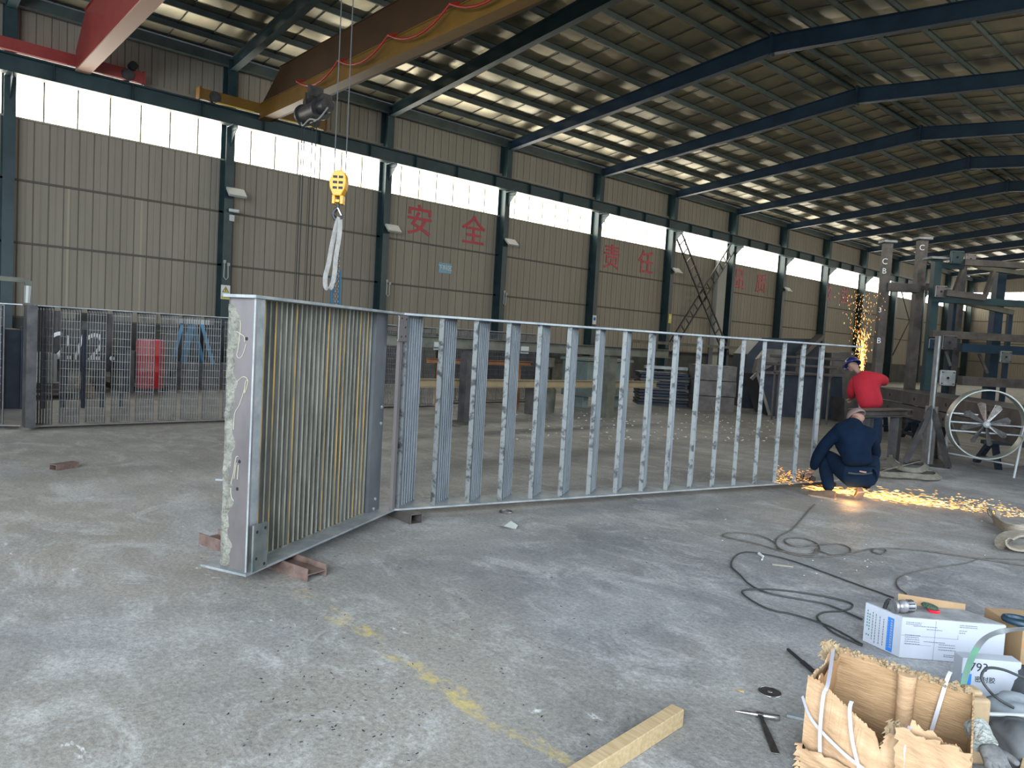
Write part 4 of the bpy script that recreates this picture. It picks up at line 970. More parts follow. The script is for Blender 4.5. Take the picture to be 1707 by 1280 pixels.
b = MB(); b.plate([((a+sd*.1).x, (a+sd*.1).y), ((c+sd*.1).x, (c+sd*.1).y), ((c+sd*1.05).x, (c+sd*1.05).y), ((a+sd*1.05).x, (a+sd*1.05).y)], .93, .99); b.build('deck_plate', 'dark_steel', wb)
def trestle(c0, w_, h, m, label):
    o = thing('trestle', label, 'trestle', (c0.x, c0.y, 0))
    for s in (-1, 1):
        for t in (-1, 1):
            b = MB(); b.bar(c0+u*s*w_*.12+sd*t*.35+UP*h, c0+u*s*w_*.5+sd*t*.4, .09, .07); b.build('leg', m, o)
    b = MB(); b.bar(c0-sd*.5+UP*(h+.03), c0+sd*.5+UP*(h+.03), .14, .06); b.build('top_bar', m, o)
    b = MB(); b.bar(c0-u*w_*.42+UP*.12-sd*.4, c0+u*w_*.42+UP*.12-sd*.4, .06); b.build('tie_bar', m, o)
    return o
for s, lab in ((1.2, 'dark steel trestle under the left end of the long beams'), (3.0, 'navy steel trestle right of the red-jacketed worker'), (6.6, 'dark steel trestle behind the hoop fan'), (8.8, 'dark trestle under the right end of the long beams')):
    trestle(a+u*s+sd*.45-UP*a.z, .8, .36, 'navy', lab)
# small table with the steel plate between the workers
p = at(1493, 747, 0); q = at(1432, 700, .72)
o = thing('plate_stand', 'narrow stand holding a grey steel plate above the squatting worker', 'stand', (p.x, p.y, 0))
pa = atD(1425, 688, 11.7); pb = atD(1512, 687, 12.2); p = V(pb.x*.8+pa.x*.2, pb.y*.8+pa.y*.2, 0); b = MB(); b.ibeam(pa, pb, .26, .12, .014, .012); b.build('plate_beam', 'brown_steel', o)
for e in (p, V(pa.x*.75+pb.x*.25, pa.y*.75+pb.y*.25, 0)):
    b = MB(); zz = pa.z+(pb.z-pa.z)*.5-.08; b.box((e.x-.07, e.y-.07, 0), (e.x+.07, e.y+.07, (pb.z*.8+pa.z*.2 if e is p else pa.z*.75+pb.z*.25)-.08)); b.build('leg', 'dark_steel', o)
# two tall tube posts joined by a cross tube
def capped_tube(o, x0, ytop, ybot, wpx, D, m, cap=True, nm='post', z0=0):
    t = atD(x0, ytop, D); g = V(t.x, t.y, 0); b = MB(); w_ = wpx/FPX*D*.70; T = basis((g.x, g.y, 0), vx, V(-vx.y, vx.x, 0))
    b.box((-w_/2, -w_/2, z0), (w_/2, w_/2, t.z), T); r = b.build(nm, m, o)
    if cap: b = MB(); b.box((-w_*.85, -w_*.85, t.z), (w_*.85, w_*.85, t.z+.05), T); b.build('cap_plate', 'edge', o)
    return g, t.z
fr = thing('tube_post_frame', 'pair of tall brown square tube posts with cap plates joined by a cross tube', 'steel frame', (0, 0, 0)); D = 17.9
g1, z1_ = capped_tube(fr, 1480, 405, 640, 18, D, 'brown_steel', z0=.992); g2, z2_ = capped_tube(fr, 1538, 400, 640, 19, D, 'brown_steel')
fr.location = (g1+g2)/2; PINV[fr.name] = Matrix.Translation(-fr.location)
for ch in fr.children: ch.matrix_parent_inverse = PINV[fr.name]
m1 = atD(1477, 478, D); m2 = atD(1531, 478, D); m2.z = m1.z; b = MB(); b.bar(m1, m2, .2, .2); b.build('cross_tube', 'brown_steel', fr)
for txt, xx, yy, s in (('C', 1475, 436, .20), ('B', 1474, 452, .19), ('B', 1465, 568, .19), ('C', 1537, 413, .19), ('3', 1467, 517, .17)):
    P = atD(xx, yy, D-.14); letters('chalk_letter', txt, s, 'white_chalk', basis(P, vx, (0, 0, 1)), fr, .002)
# large gantry of tubes at the right
D = 17.2
rk = thing('tube_rack', 'big rack of dark steel tubes with square node plates at the right edge', 'steel frame', (0, 0, 0))
k0 = atD(1640, 560, D); rk.location = (k0.x, k0.y, 0); PINV[rk.name] = Matrix.Translation(-rk.location)
def post(xp, yt, wpx, DD, m):
    t = atD(xp, yt, DD); w_ = wpx/FPX*DD*.72; T = basis((t.x, t.y, 0), vx, V(-vx.y, vx.x, 0)); b = MB(); b.box((-w_/2, -w_/2, 0), (w_/2, w_/2, t.z), T); b.build('post', m, rk); return t
def hbar(xa, xb, y, hpx, DD, m, slope=.0, D2=None, nm='cross_beam'):
    p = atD(xa, y, DD); q = atD(xb, y, D2 or DD); q.z = p.z+slope; w_ = hpx/FPX*DD; b = MB(); b.bar(p, q, w_, w_); b.build(nm, m, rk)
def node(xp, yp, s, DD, m, hole=True):
    c = atD(xp, yp, DD); w_ = s/FPX*DD; T = basis(c, vx, (0, 0, 1)); b = MB(); b.box((-w_/2, -w_/2, -.03), (w_/2, w_/2, .03), T); o = b.build('node_plate', m, rk, bevel=.02)
    b = MB()
    if hole: b.lathe(T @ V(0, 0, .03), T.to_3x3().col[2], [(0, 0), (0, w_*.09), (.006, w_*.09), (.006, 0)], 10)
    for sx in (-1, 1):
        for sy in (-1, 1): b.box((sx*w_*.36-w_*.06, sy*w_*.36-w_*.025, .03), (sx*w_*.36+w_*.06, sy*w_*.36+w_*.025, .036), T)
    b.build('bolt_slot', 'hole', o)
post(1562, 434, 17, D, 'steel_green'); b = MB(); c = atD(1562, 433, D); T = basis(c, vx, V(-vx.y, vx.x, 0)); b.box((-.24, -.2, 0), (.24, .2, .05), T); b.build('cap_plate', 'edge', rk)
post(1594, 496, 20, D+.8, 'steel_blue'); post(1607, 440, 10, D+.4, 'dark_steel'); post(1667, 455, 20, D+1.0, 'steel_blue'); post(1684, 520, 9, D+1.6, 'steel_blue')
hbar(1552, 1770, 556, 12, D-.2, 'brown_steel'); hbar(1600, 1770, 579, 14, D-.2, 'steel_blue'); hbar(1600, 1770, 634, 15, D-.4, 'brown_steel')
hbar(1553, 1770, 498, 11, D, 'steel_green'); hbar(1606, 1770, 437, 10, D-.3, 'brown_steel'); hbar(1568, 1606, 443, 7, D, 'steel_green')
hbar(1540, 1560, 478, 11, D+.4, 'brown_steel'); hbar(1576, 1642, 488, 10, D-.4, 'brown_steel', slope=-.06, nm='inclined_beam'); hbar(1608, 1690, 504, 8, D+.6, 'olive_steel', slope=-.18, nm='inclined_beam')
hbar(1632, 1770, 446, 7, D+.6, 'olive_steel', slope=-.14, nm='inclined_beam')
for (xa, ya_, xb, yb_, wp) in ((1586, 500, 1606, 446, 6), (1640, 498, 1656, 452, 6), (1632, 590, 1646, 622, 4), (1576, 586, 1584, 610, 4)):
    p, q = atD(xa, ya_, D+.2), atD(xb, yb_, D+.2); b = MB(); b.bar(p, q, wp/FPX*D, wp/FPX*D); b.build('diagonal_strut', 'brown_steel', rk)
node(1568, 486, 20, D-.3, 'plate'); node(1595, 429, 22, D-.3, 'steel_green'); node(1617, 432, 18, D-.3, 'plate'); node(1582, 571, 25, D-.6, 'dark_steel'); node(1556, 573, 18, D-.5, 'steel_blue'); node(1579, 630, 26, D-.9, 'edge'); node(1676, 595, 20, D-.7, 'plate_dark')
# plain tube easel in front
o = thing('tube_easel', 'upright angle-iron post on a triangular base plate in front of the long beams', 'stand', at(1548, 778, 0))
g = at(1545, 776, 0); t = atD(1555, 560, 11.7); t.x, t.y = g.x+.0, g.y
b = MB(); b.box((g.x-.035, g.y-.035, .03), (g.x+.035, g.y+.035, t.z)); b.build('post', 'brown_steel', o)
b = MB(); b.box((g.x+.02, g.y-.045, .03), (g.x+.045, g.y-.036, t.z)); b.build('bright_edge', 'edge', o)
for pt in ((1508, 774), (1581, 783), (1560, 766)):
    q = at(*pt, 0); b = MB(); b.bar((g.x, g.y, .95), (q.x, q.y, .03), .07, .07); b.build('leg', 'dark_steel', o)
b = MB(); q1, q2, q3 = at(1502, 776, 0), at(1584, 785, 0), at(1562, 764, 0); b.plate([(q1.x, q1.y), (q2.x, q2.y), (q3.x, q3.y)], 0, .03); b.build('base_plate', 'dark_steel', o)
b = MB(); b.box((g.x-.09, g.y-.02, .03), (g.x+.09, g.y+.02, .95)); b.build('web_plate', 'brown_steel', o)
# hoop fan on a tripod
D = 10.9; c = atD(1643, 707, D); Rr = 57/FPX*D; T = basis(c, vx, (0, 0, 1)); T = T @ Matrix.Rotation(math.radians(-14), 4, 'Y')
o = thing('hoop_fan', 'large round metal hoop fan with eight blades on thin legs', 'fan', (c.x, c.y, 0))
b = MB()
n = 56; pr = [(-.09, 0), (-.09, .012), (.09, .012), (.09, 0)]; ring = []
for i in range(n):
    an = 2*PI*i/n
    for z, dr in ((-.09, -.006), (-.09, .012), (.09, .012), (.09, -.006)): ring.append(T @ V(math.cos(an)*(Rr+dr), math.sin(an)*(Rr+dr), z))
b.add(ring, [(i*4+k, i*4+(k+1) % 4, ((i+1) % n)*4+(k+1) % 4, ((i+1) % n)*4+k) for i in range(n) for k in range(4)])
b.tube([T @ V(math.cos(2*PI*i/n)*Rr, math.sin(2*PI*i/n)*Rr, .09) for i in range(n)], .012, 6, closed=True); b.build('hoop', 'galv', o, smooth=True)
b = MB(); b.lathe(T @ V(0, 0, -.06), T.to_3x3().col[2], [(0, 0), (0, .05), (.12, .05), (.14, .025), (.14, 0)], 16); b.build('hub', 'edge', o)
for i in range(8):
    an = PI/4*i+.25; b = MB(); u_ = V(math.cos(an), math.sin(an), 0); v_ = V(-math.sin(an), math.cos(an), 0)
    pts = [u_*.04-v_*.015+V(0, 0, .015), u_*.04+v_*.015+V(0, 0, -.0), u_*Rr*.62+v_*.05+V(0, 0, -.03), u_*Rr*.66-v_*.0+V(0, 0, 0), u_*Rr*.6-v_*.045+V(0, 0, .03)]
    b.add([T @ (p+V(0, 0, .003)) for p in pts]+[T @ (p-V(0, 0, .003)) for p in pts], [(0, 1, 2, 3, 4), (9, 8, 7, 6, 5)]+[(k, k+5, (k+1) % 5+5, (k+1) % 5) for k in range(5)]); b.build('blade', 'chrome', o)
b = MB(); b.bar(T @ V(-Rr, .0, -.04), T @ V(Rr, .0, -.04), .03, .02); b.bar(T @ V(-Rr*.98, -.13, -.04), T @ V(Rr*.98, -.13, -.04), .03, .02); b.bar(T @ V(-Rr*.95, .13, -.04), T @ V(-.1, .13, -.04), .03, .02); b.build('cross_bar', 'edge', o)
for top, bot in (((1, .02), (1690, 798)), ((-1, .02), (1576, 775)), ((-1, .1), (1600, 742)), ((1, .1), (1703, 742))):
    q = at(*bot, 0); b = MB(); b.tube([T @ V(top[0]*Rr, top[1], 0), (q.x, q.y, .012)], .016, 8); b.build('leg', 'white_tube', o)
q1, q2 = at(1690, 798, 0), at(1576, 775, 0); b = MB(); b.tube([(q1.x*.98+q2.x*.02, q1.y*.98+q2.y*.02, .2), (q2.x, q2.y, .2)], .012, 6); b.build('tie_rod', 'white_tube', o)

# ================================================================= PEOPLE
def skin(name, nodes, edges, root, m, parent, sub=2):
    # nodes: {key: (position, radius_x, radius_y)}; grown as one continuous surface
    keys = list(nodes); idx = {k: i for i, k in enumerate(keys)}
    me = bpy.data.meshes.new(name); me.from_pydata([tuple(nodes[k][0]) for k in keys], [(idx[a], idx[b]) for a, b in edges], [])
    o = bpy.data.objects.new(name, me); COL.objects.link(o)
    s = o.modifiers.new('skin', 'SKIN'); s.use_smooth_shade = True
    for k in keys:
        sv = me.skin_vertices[0].data[idx[k]]; r = nodes[k][1:]; sv.radius = (r[0], r[1] if len(r) > 1 else r[0]); sv.use_root = (k == root)
    q = o.modifiers.new('sub', 'SUBSURF'); q.levels = sub; q.render_levels = sub
    me.materials.append(MT[m])
    dg = bpy.context.evaluated_depsgraph_get(); me2 = bpy.data.meshes.new_from_object(o.evaluated_get(dg)); bpy.data.objects.remove(o)
    me2.name = name; me2.materials.clear(); me2.materials.append(MT[m]); me2.shade_smooth()
    o = bpy.data.objects.new(name, me2); COL.objects.link(o)
    if parent is not None: o.parent = parent; o.matrix_parent_inverse = PINV[parent.name]
    return o
def hand_nodes(nodes, edges, wrist, dirv, side, up, tagk, r=.011, curl=.9, scale=1.0):
    # palm, five unequal bent fingers, thumb leaving the side of the palm
    d = Vector(dirv).normalized(); s_ = Vector(side).normalized(); u_ = Vector(up).normalized(); wv = nodes[wrist][0]
    pm = wv+d*.05*scale; nodes[tagk+'palm'] = (pm, .034*scale, .018*scale); edges.append((wrist, tagk+'palm'))
    for i, (off, ln) in enumerate(((-.030, .070), (-.010, .080), (.010, .075), (.029, .060))):
        b0 = pm+d*.035*scale+s_*off*scale; b1 = b0+(d*.75-u_*.4)*ln*.5*scale; b2 = b1+(d*(.9-curl)-u_*1.0).normalized()*ln*.5*scale
        ks = [tagk+'f%d%d' % (i, j) for j in range(3)]
        nodes[ks[0]] = (b0, r*scale); nodes[ks[1]] = (b1, r*.9*scale); nodes[ks[2]] = (b2, r*.75*scale)
        edges += [(tagk+'palm', ks[0]), (ks[0], ks[1]), (ks[1], ks[2])]
    t0 = pm-s_*.036*scale-d*.01*scale; t1 = t0+(d*.6-s_*.5-u_*.4)*.038*scale; t2 = t1+(d*.8-u_*.5)*.028*scale
    nodes[tagk+'t0'] = (t0, r*1.1*scale); nodes[tagk+'t1'] = (t1, r*scale); nodes[tagk+'t2'] = (t2, r*.8*scale)
    edges += [(tagk+'palm', tagk+'t0'), (tagk+'t0', tagk+'t1'), (tagk+'t1', tagk+'t2')]
def ellipsoid(name, c, ax, rad, m, parent, cut=None, n=24):
    bm = bmesh.new(); bmesh.ops.create_uvsphere(bm, u_segments=n, v_segments=n//2, radius=1)
    R_ = Matrix((ax[0], ax[1], ax[2])).transposed()
    if cut is not None: bmesh.ops.delete(bm, geom=[v for v in bm.verts if v.co.z < cut], context='VERTS')
    for v in bm.verts: v.co = Vector(c)+R_ @ V(v.co.x*rad[0], v.co.y*rad[1], v.co.z*rad[2])
    me = bpy.data.meshes.new(name); bm.to_mesh(me); bm.free(); me.materials.append(MT[m]); me.shade_smooth()
    o = bpy.data.objects.new(name, me); COL.objects.link(o); o.parent = parent; o.matrix_parent_inverse = PINV[parent.name]
    if cut is not None: so = o.modifiers.new('t', 'SOLIDIFY'); so.thickness = .012
    return o
fwd = V(-vx.y, vx.x, 0)           # away from the viewer
def head(nodes, edges, neck, hc, look, rad=.088):
    # skull, jaw, nose, brow, chin and ears as part of the one body surface
    lk = Vector(look).normalized(); up_ = (UP-lk*UP.dot(lk)).normalized(); sd_ = lk.cross(up_)
    nodes['skull'] = (hc+up_*.035-lk*.012, rad*.98, rad*1.02); nodes['face'] = (hc-up_*.035+lk*.03, rad*.74, rad*.72)
    nodes['crown'] = (hc+up_*.085-lk*.01, rad*.68, rad*.7)
    nodes['nose'] = (hc-up_*.018+lk*.112, .013); nodes['chin'] = (hc-up_*.095+lk*.065, .030)
    nodes['ear_a'] = (hc+sd_*.083-lk*.004, .010, .022); nodes['ear_b'] = (hc-sd_*.083-lk*.004, .010, .022)
    edges += [(neck, 'skull'), ('skull', 'crown'), ('skull', 'face'), ('face', 'nose'), ('face', 'chin'), ('skull', 'ear_a'), ('skull', 'ear_b')]
    return lk, up_, sd_
def eyes(parent, hc, lk, up_, sd_):
    for s in (-1, 1): ellipsoid('eye', hc+lk*.085+sd_*s*.031+up_*.012, ((1, 0, 0), (0, 1, 0), (0, 0, 1)), (.012, .012, .010), 'white', parent, n=12)
def shoe(parent, heel, toe, m='boot', up=UP, pitch=0):
    # shaped shoe: sole outline extruded, rounded upper
    h = Vector(heel); t = Vector(toe); d = (t-h); L = d.length; d.normalize(); s_ = d.cross(up).normalized(); u_ = s_.cross(d)
    prof = [(0, .030, .075), (.12, .037, .085), (.3, .036, .080), (.5, .038, .066), (.7, .047, .052), (.88, .044, .042), (1.0, .022, .030)]
    b = MB(); vs = []; n = 8
    for f, wd, ht in prof:
        for k in range(n):
            a = PI*k/(n-1); vs.append(h+d*f*L+s_*math.cos(a)*wd+u_*(.018+math.sin(a)*ht))
    m_ = len(prof); fs = [(i*n+k, i*n+k+1, (i+1)*n+k+1, (i+1)*n+k) for i in range(m_-1) for k in range(n-1)]+[tuple(range(n)), tuple(range((m_-1)*n, m_*n))]
    fs += [(i*n, (i+1)*n, (i+1)*n+n-1, i*n+n-1) for i in range(m_-1)]
    b.add(vs, fs); o = b.build('shoe', m, parent, smooth=True)
    b = MB(); vs = []
    for f, wd, ht in prof: vs += [h+d*(f*1.03-.015)*L+s_*(wd+.004), h+d*(f*1.03-.015)*L-s_*(wd+.004)]
    k = len(vs); vs2 = [v+u_*.018 for v in vs]
    b.add(vs+vs2, [(2*i, 2*i+2, 2*i+3, 2*i+1) for i in range(m_-1)]+[(k+2*i, k+2*i+1, k+2*i+3, k+2*i+2) for i in range(m_-1)]+[(2*i, k+2*i, k+2*i+2, 2*i+2) for i in range(m_-1)]+[(2*i+1, 2*i+3, k+2*i+3, k+2*i+1) for i in range(m_-1)]+[(0, 1, k+1, k), (2*m_-2, k+2*m_-2, k+2*m_-1, 2*m_-1)])
    b.build('sole', 'sole', o)

# --- the squatting worker
Q = 8.36
def S(x, y, dz=0.0): return atD(x, y, Q+dz)
g = at(1412, 838, 0)
p1 = thing('person', 'person squatting with back turned, in dark navy jacket and trousers, grinding at the screen end', 'person', (g.x, g.y, 0))
J = dict(pelvis=S(1428, 784, .07), waist=S(1428, 765, .08), chest=S(1422, 733, .16), top=S(1419, 711, .24), neck=S(1427, 700, .34), sl=S(1393, 718, .20), sr=S(1450, 720, .20),
         el=S(1362, 756, .26), wl=S(1356, 785, .40), er=S(1462, 757, .36), wr=S(1438, 790, .60),
         hl=S(1413, 790, .12), kl=S(1376, 752, .44), al=S(1383, 817, .16), hr=S(1446, 790, .12), kr=S(1454, 754, .47), ar=S(1443, 813, .12))
hc = S(1429, 699, .46); nodes = {}; edges = []
for k, r in dict(pelvis=(.12, .10), waist=(.115, .09), chest=(.13, .095), top=(.11, .08), neck=(.050, .050), sl=(.055,), sr=(.055,), el=(.038,), wl=(.026,), er=(.038,), wr=(.026,), hl=(.080,), kl=(.055,), al=(.038,), hr=(.080,), kr=(.055,), ar=(.038,)).items():
    nodes[k] = (J[k], *[q_*(.5 if k in ('pelvis', 'hl', 'hr') else .8) for q_ in r])
edges = [('pelvis', 'waist'), ('waist', 'chest'), ('chest', 'top'), ('top', 'neck'), ('top', 'sl'), ('sl', 'el'), ('el', 'wl'), ('top', 'sr'), ('sr', 'er'), ('er', 'wr'), ('pelvis', 'hl'), ('hl', 'kl'), ('kl', 'al'), ('pelvis', 'hr'), ('hr', 'kr'), ('kr', 'ar')]
look = (fwd*.65-vx*.25-UP*.72)
lk, up_, sd_ = head(nodes, edges, 'neck', hc, look)
hand_nodes(nodes, edges, 'wl', (fwd*.8-vx*.2-UP*.5), vx, UP, 'l'); hand_nodes(nodes, edges, 'wr', (fwd*.4-vx*.9-UP*.1), fwd, UP, 'r')
skin('body', nodes, edges, 'pelvis', 'skin', p1); eyes(p1, hc, lk, up_, sd_)
jn = {'pelvis': (S(1432, 779, .02), .185, .135), 'waist': (S(1429, 764, .05), .205, .135), 'mid': (S(1425, 747, .10), .225, .145), 'chest': (S(1421, 730, .16), .215, .140), 'top': (S(1420, 712, .22), .150, .105), 'collar': (S(1426, 700, .32), .085, .085),
      'sl': (S(1394, 722, .20), .095), 'ml': (S(1376, 740, .24), .080), 'el': (S(1364, 758, .28), .072), 'fl': (S(1358, 773, .35), .060), 'wl': (S(1356, 783, .39), .048),
      'sr': (S(1449, 724, .20), .095), 'er': (S(1460, 757, .36), .070), 'wr': (S(1440, 788, .58), .046)}
skin('jacket', jn, [('pelvis', 'waist'), ('waist', 'mid'), ('mid', 'chest'), ('chest', 'top'), ('top', 'collar'), ('chest', 'sl'), ('sl', 'ml'), ('ml', 'el'), ('el', 'fl'), ('fl', 'wl'), ('chest', 'sr'), ('sr', 'er'), ('er', 'wr')], 'pelvis', 'navy_cloth', p1)
tn = {'tw': (S(1433, 773, .04), .17, .125), 'seat': (S(1432, 790, .02), .15, .135), 'hl': (S(1415, 795, .07), .125), 'tl': (S(1394, 773, .28), .105), 'kl': (S(1378, 756, .44), .085), 'cl': (S(1376, 782, .34), .085), 'al': (S(1381, 808, .18), .070), 'bl': (S(1382, 818, .15), .066),
      'hr': (S(1449, 795, .05), .12), 'tr': (S(1453, 774, .26), .10), 'kr': (S(1454, 757, .46), .080), 'cr': (S(1449, 786, .26), .085), 'ar': (S(1444, 806, .10), .062), 'br': (S(1442, 814, .08), .055)}
skin('trousers', tn, [('tw', 'seat'), ('seat', 'hl'), ('hl', 'tl'), ('tl', 'kl'), ('kl', 'cl'), ('cl', 'al'), ('al', 'bl'), ('seat', 'hr'), ('hr', 'tr'), ('tr', 'kr'), ('kr', 'cr'), ('cr', 'ar'), ('ar', 'br')], 'seat', 'jean', p1)
b = MB(); b.ribbon([S(1414, 788, -.135), S(1425, 789.5, -.15), S(1442, 790, -.152), S(1454, 788, -.13)], UP, .018, .006); b.build('belt', 'black', p1)
b = MB(); c = S(1437, 787, -.138); c = c+UP*.012-fwd*.014; b.ribbon([c-vx*.035, c+vx*.0-UP*.005, c+vx*.04-UP*.009], UP, .016, .008); b.build('skin_gap', 'skin', p1)
h_ = at(1392, 833, 0); t_ = at(1352, 826, 0); shoe(p1, h_+UP*.0, h_+(t_-h_).normalized()*.29)
hb_ = S(1436, 823, .02); shoe(p1, hb_+UP*.01, at(1441, 838, 0)+fwd*.16+UP*.005, up=(UP*.5+fwd*.9))
ellipsoid('cap', hc+up_*.03-lk*.01, (sd_, lk, up_), (.110, .118, .105), 'brown_cap', p1, cut=-.25)
# his grinder
gc = S(1352, 797, .52); gr = thing('angle_grinder', 'dark angle grinder in the squatting person\'s hand at the screen foot', 'grinder', gc)
b = MB(); b.cyl(gc-fwd*.06, gc+fwd*.16, .034, 14); b.build('motor_body', 'black', gr, smooth=True)
b = MB(); b.cyl(gc+fwd*.16, gc+fwd*.21+UP*.01, .036, 14, .03); b.build('gear_head', 'chrome', gr, smooth=True)
b = MB(); b.cyl(gc+fwd*.20-UP*.045, gc+fwd*.20-UP*.05, .06, 22); b.build('grinding_disc', 'dark_steel', gr)

# --- the worker in red
Q2 = 13.2
def S2(x, y, dz=0.0): return atD(x, y, Q2+dz)
g = at(1460, 751, 0)
p2 = thing('person', 'person in a red jacket, blue trousers and blue hard hat bending over the long beams', 'person', (g.x, g.y, 0))
hc = S2(1421, 610, .34); nodes = {}
J = dict(pelvis=S2(1453, 688, 0), waist=S2(1450, 667, .06), chest=S2(1446, 643, .16), top=S2(1441, 627, .24), neck=S2(1430, 619, .30), sl=S2(1425, 631, .22), sr=S2(1462, 627, .20), el=S2(1415, 655, .40), wl=S2(1418, 664, .62), er=S2(1477, 635, .32), wr=S2(1468, 637, .52),
         hl=S2(1444, 694, .03), kl=S2(1441, 717, .15), al=S2(1439, 740, .22), hr=S2(1459, 694, 0), kr=S2(1462, 720, .03), ar=S2(1461, 744, .0))
for k, r in dict(pelvis=(.13, .10), waist=(.12, .09), chest=(.14, .10), top=(.11, .08), neck=(.052,), sl=(.055,), sr=(.055,), el=(.04,), wl=(.027,), er=(.04,), wr=(.027,), hl=(.085,), kl=(.058,), al=(.04,), hr=(.085,), kr=(.058,), ar=(.04,)).items(): nodes[k] = (J[k], *[q_*.82 for q_ in r])
edges = [('pelvis', 'waist'), ('waist', 'chest'), ('chest', 'top'), ('top', 'neck'), ('top', 'sl'), ('sl', 'el'), ('el', 'wl'), ('top', 'sr'), ('sr', 'er'), ('er', 'wr'), ('pelvis', 'hl'), ('hl', 'kl'), ('kl', 'al'), ('pelvis', 'hr'), ('hr', 'kr'), ('kr', 'ar')]
lk, up_, sd_ = head(nodes, edges, 'neck', hc, fwd*.8-vx*.15-UP*.5)
hand_nodes(nodes, edges, 'wl', fwd*.8+vx*.2-UP*.3, vx, UP, 'l'); hand_nodes(nodes, edges, 'wr', fwd*.7-vx*.6, fwd+vx, UP, 'r')
skin('body', nodes, edges, 'pelvis', 'skin', p2); eyes(p2, hc, lk, up_, sd_)
jn = {'hem': (S2(1453, 684, .0), .235, .17), 'waist': (S2(1450, 664, .06), .26, .18), 'chest': (S2(1445, 645, .13), .265, .18), 'top': (S2(1442, 631, .20), .22, .15), 'collar': (S2(1434, 623, .27), .09, .09),
      'sl': (S2(1427, 634, .22), .12), 'el': (S2(1419, 653, .36), .095), 'wl': (S2(1420, 663, .56), .06), 'sr': (S2(1461, 631, .20), .13), 'er': (S2(1475, 635, .30), .10), 'fr': (S2(1471, 637, .42), .075), 'wr': (S2(1467, 637, .50), .055)}
skin('jacket', jn, [('hem', 'waist'), ('waist', 'chest'), ('chest', 'top'), ('top', 'collar'), ('top', 'sl'), ('sl', 'el'), ('el', 'wl'), ('top', 'sr'), ('sr', 'er'), ('er', 'fr'), ('fr', 'wr')], 'hem', 'red_cloth', p2)
tn = {'belt': (S2(1453, 677, .01), .20, .15), 'seat': (S2(1454, 687, .0), .225, .165), 'hl': (S2(1445, 697, .03), .125), 'kl': (S2(1442, 717, .12), .095), 'cl': (S2(1440, 730, .18), .085), 'al': (S2(1439, 741, .21), .072), 'hr': (S2(1459, 697, 0), .13), 'kr': (S2(1461, 718, .0), .10), 'cr': (S2(1461, 731, .0), .092), 'ar': (S2(1461, 743, .0), .075)}
skin('trousers', tn, [('belt', 'seat'), ('seat', 'hl'), ('hl', 'kl'), ('kl', 'cl'), ('cl', 'al'), ('seat', 'hr'), ('hr', 'kr'), ('kr', 'cr'), ('cr', 'ar')], 'seat', 'jean2', p2)
g2_ = at(1461, 751, 0); shoe(p2, g2_, g2_+fwd*.27, 'dark_steel'); g3_ = at(1440, 746, 0); shoe(p2, g3_, g3_+fwd*.26-vx*.05, 'dark_steel')
hat = ellipsoid('hard_hat', hc+up_*.03-lk*.005, (sd_, lk, up_), (.135, .155, .135), 'helmet', p2, cut=-.05)
b = MB(); b.tube([hc+up_*.028+sd_*math.cos(a_*PI/12)*.142+lk*(math.sin(a_*PI/12)*(.165 if math.sin(a_*PI/12) < 0 else .19)-.0) for a_ in range(24)], .009, 5, closed=True); b.build('hat_brim', 'helmet', p2)
gc = S2(1437, 612, .85); gr = thing('angle_grinder', 'dark angle grinder held by the person in red at the source of the sparks', 'grinder', gc)
b = MB(); b.cyl(S2(1425, 650, .68), S2(1434, 625, .78), .04, 12); b.build('motor_body', 'black', gr)
b = MB(); b.cyl(S2(1434, 624, .74), S2(1434, 624, .75)+fwd*.01, .06, 20); b.build('grinding_disc', 'dark_steel', gr)

# --- sparks, short glowing grains
def sparks(name, label, items):
    b = MB()
    for p, d, L, r, hot in items:
        d = d.normalized(); s_ = d.cross(UP if abs(d.z) < .9 else vx).normalized(); t_ = s_.cross(d); e = d*L/2
        b.add([p-e, p+s_*r, p+t_*r, p-s_*r, p-t_*r, p+e], [(0, 2, 1), (0, 3, 2), (0, 4, 3), (0, 1, 4), (5, 1, 2), (5, 2, 3), (5, 3, 4), (5, 4, 1)], 1 if hot else 0)
    return tag(b.build(name, ['spark', 'spark_hot']), label, 'sparks', kind='stuff')
R_ = random.Random(11); it = []
src = S2(1437, 617, .75)
for i in range(420):
    h = R_.random()**1.35*1.45; sp = .012+h*.135
    p = src+UP*h+vx*(R_.gauss(-.105*h, sp))+fwd*R_.gauss(0, sp)
    d = UP*1.0+vx*R_.gauss(-.12, .25)+fwd*R_.gauss(0, .2)
    it.append((p, d, R_.uniform(.02, .045), R_.uniform(.0018, .0032)*(1.3 if h < .5 else 1), R_.random() < .35))
for i in range(200):
    h = R_.random()**.9*.72; it.append((src+UP*h+vx*(R_.gauss(-.06*h, .008+.075*h))+fwd*R_.gauss(0, .03), UP+vx*R_.gauss(-.05, .12), R_.uniform(.04, .08), R_.uniform(.002, .004), R_.random() < .5))
sparks('sparks', 'fountain of orange sparks rising in front of the person in the red jacket', it)
it = []
a0 = at(1352, 811, .03); a1 = at(1500, 838, .0); a2 = at(1720, 868, 0)
for i in range(1500):
    t = R_.random()**.85
    p = (a0+(a1-a0)*(t/.45) if t < .45 else a1+(a2-a1)*((t-.45)/.55))
    wd = .05+.30*t; dens = 1
    q = p+fwd*(abs(R_.gauss(0, 1))*wd*1.2-.05)+vx*R_.gauss(0, .08); q.z = .006+abs(R_.gauss(0, .018+.035*t))
    if t > .62 and R_.random() < .45: continue
    d = (a2-a0).normalized()+fwd*R_.gauss(0, .12)+UP*R_.gauss(0, .06)
    it.append((q, d, R_.uniform(.03, .085) if t < .7 else R_.uniform(.02, .05), R_.uniform(.0011, .0024), R_.random() < .35))
